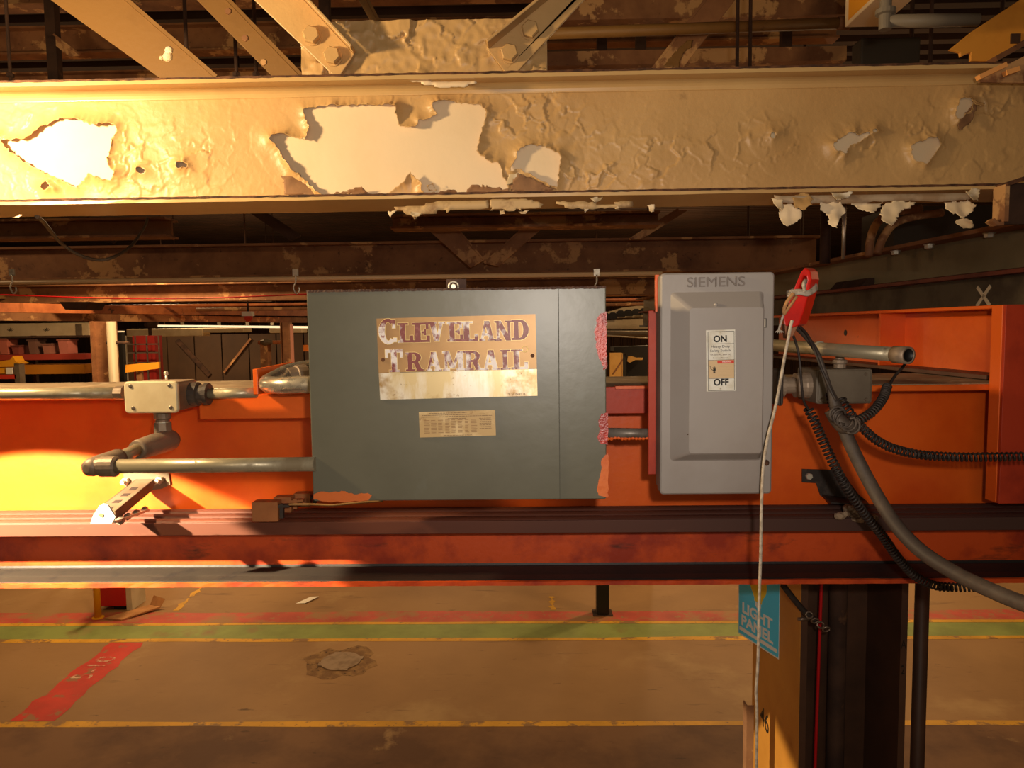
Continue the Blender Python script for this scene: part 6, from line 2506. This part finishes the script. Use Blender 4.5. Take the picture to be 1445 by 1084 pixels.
mb.box(xc(364, Y, 490), xc(404, Y, 490), Y, Y + .4, P(380, 486, Y).z, P(380, 481, Y).z)
obj('arm', mb, M_orange_pipe, t)
mb = MB()
mb.box(xc(366, Y, 490), xc(376, Y, 490), Y + .05, Y + .35, 0, P(380, 485, Y).z)
obj('pedestal', mb, M_brown, t)
mb = MB()
mb.lathe(P(368, 483, Y - .02), (1, 0, 0), [(0, .05), (.1, .09), (.3, .05)], 10)
obj('motor', mb, M_jbox_dark, t)
mb = MB()
mb.box(xc(428, Y, 490), xc(440, Y, 490), Y, Y + .3, P(430, 496, Y).z, P(430, 487, Y).z)
obj('orange_box', mb, mat('orange_box', (240, 130, 30), .5), t)

# far crane seen between cabinet and switch
t = thing('far_crane', 'pale crane bridge with a dark drag chain seen between the cabinet and the safety switch', 'crane', P(885, 478, 11.0))
Y = 11.0
mb = MB()
mb.prism([P(x, y, Y + .3) for x, y in ((820, 444), (855, 441), (880, 434), (905, 431), (918, 430), (918, 448), (820, 450))], (0, .2, 0))
obj('side_sheet', mb, M_cream, t)
mb = MB()
mb.prism([P(x, y, Y + .1) for x, y in ((820, 452), (940, 449), (940, 464), (820, 464))], (0, .2, 0))
obj('bridge_beam', mb, M_cream, t)
mb = MB()
mb.tube([P(820, 469, Y), P(940, 471, Y)], 4.6 * Y / F, 12)
obj('drive_tube', mb, M_jbox_dark, t)
mb = MB()
mb.tube([P(820, 467, Y - .05), P(940, 468, Y - .05)], .008, 6)
mb.tube([P(820, 471, Y - .08), P(940, 479, Y - .08)], .011, 6)
obj('wire_rope', mb, M_zinc, t)
for k in range(9):
    px = 832 + 11 * k
    mb = MB()
    c = P(px, 447 - (k * 1.0 if k > 3 else 1), Y + .02)
    s = Y / F
    mb.prism([c + Vector((x * s, 0, z * s)) for x, z in ((-6, -4), (6, -4), (6, 2), (2.5, 5), (-2.5, 5), (-6, 2))], (0, .07, 0))
    obj('chain_link', mb, M_black, t)
t = thing('ochre_door', 'ochre wall door far behind between the cabinet and the safety switch', 'door', P(873, 540, 16.0))
Y = 16.0
mb = MB()
mb.box(xc(861, Y, 510), xc(884, Y, 510), Y, Y + .1, 0, P(870, 498, Y).z)
obj('panel', mb, M_ochre, t)
mb = MB()
mb.bar(P(865, 528, Y - .01), P(883, 502, Y - .01), .02, .03)
mb.box(xc(876.5, Y, 510), xc(877.5, Y, 510), Y - .005, Y, 0, P(877, 500, Y).z)
obj('brace', mb, M_brown, t)
t = thing('dark_machine', 'dark machine with an ochre arm far behind beside the ochre door', 'machine', P(900, 540, 13.0))
Y = 13.0
mb = MB()
mb.prism([P(x, y, Y) for x, y in ((884, 792), (884, 500), (880, 498), (866, 496), (866, 490), (925, 488), (925, 792))], (0, .5, 0))
obj('body', mb, M_black, t)
mb = MB()
mb.prism([P(x, y, Y - .02) for x, y in ((886, 503), (892, 503), (898, 505), (907, 505), (906, 508), (896, 508), (888, 512), (885, 510))], (0, -.05, 0))
obj('arm', mb, M_ochre, t)

# ================================================================ things on the floor under the girder
p = PZ(138.5, 872, 0)
t = thing('yellow_post', 'yellow post standing at the front left corner of the red cabinet', 'post', (p.x, p.y, 0))
mb = MB()
mb.tube([p, p + Vector((0, 0, 1.3))], .045, 14)
obj('pole', mb, mat('post_yellow', (232, 168, 30), .45), t)
mb = MB()
mb.lathe(p, (0, 0, 1), [(0, .08), (.012, .08), (.014, .05)], 14)
obj('base', mb, mat('post_yellow', (232, 168, 30), .45), t)
p = PZ(160, 862, 0)
t = thing('red_cabinet', 'red steel cabinet with a pale right side standing on the floor beyond the girder', 'cabinet', (p.x, p.y, 0))
xa, xb = xc(142, p.y, 850), xc(177, p.y, 850)
zb_ = P(160, 856, p.y).z
mb = MB()
mb.box(xa, xb, p.y, p.y + .45, zb_, 1.35)
obj('body', mb, mat('cabinet_red', (196, 36, 34), .45), t, bevel=.008)
mb = MB()
mb.box(xc(158, p.y, 860), xc(174, p.y, 860), p.y + .05, p.y + .40, 0, zb_)
obj('plinth', mb, M_black, t)
mb = MB()
mb.prism([Vector((xb + .002, p.y + .02, 0)), Vector((xb + .085, p.y + .02, .0)), Vector((xb + .055, p.y + .02, 1.3)), Vector((xb + .002, p.y + .02, 1.3))], (0, .38, 0))
obj('side_panel', mb, M_cream, t)
p = PZ(851, 869, 0)
t = thing('black_post', 'square black post standing on the red walkway band below the girder', 'post', (p.x, p.y, 0))
w = 9 * p.y / F
mb = MB()
mb.box(p.x - w, p.x + w, p.y, p.y + 2 * w, 0.01, 1.4)
obj('post', mb, mat('black_post_paint', (34, 30, 26), .45), t, bevel=.012)
mb = MB()
mb.box(p.x - w - .05, p.x + w + .05, p.y - .03, p.y + 2 * w + .03, 0, .012)
obj('base_plate', mb, M_dark_steel, t)

# hangers that carry the far fixtures from the roof deck
def hangers(t, pts, r=.012):
    for (x, y, z) in pts:
        mb = MB()
        mb.tube([Vector((x, y, z)), Vector((x, y, 7.52))], r, 6)
        obj('hanger', mb, M_dark_steel, t)


for o_ in list(C.objects):
    if o_.name.startswith(('tube_light', 'pale_duct', 'red_beacon', 'dark_duct', 'far_crane', 'grey_arm')) and o_.type == 'EMPTY':
        vs_ = [world_loc(c_) + v_.co for c_ in o_.children if c_.type == 'MESH' for v_ in c_.data.vertices]
        x0_, x1_ = min(v_.x for v_ in vs_), max(v_.x for v_ in vs_)
        y0_, y1_ = min(v_.y for v_ in vs_), max(v_.y for v_ in vs_)
        zz_ = max(v_.z for v_ in vs_) - .02
        if x1_ - x0_ < .5:
            hangers(o_, [((x0_ + x1_) / 2, (y0_ + y1_) / 2, zz_)])
        else:
            hangers(o_, [(x0_ + (x1_ - x0_) * f_, (y0_ + y1_) / 2, zz_) for f_ in (.2, .8)])
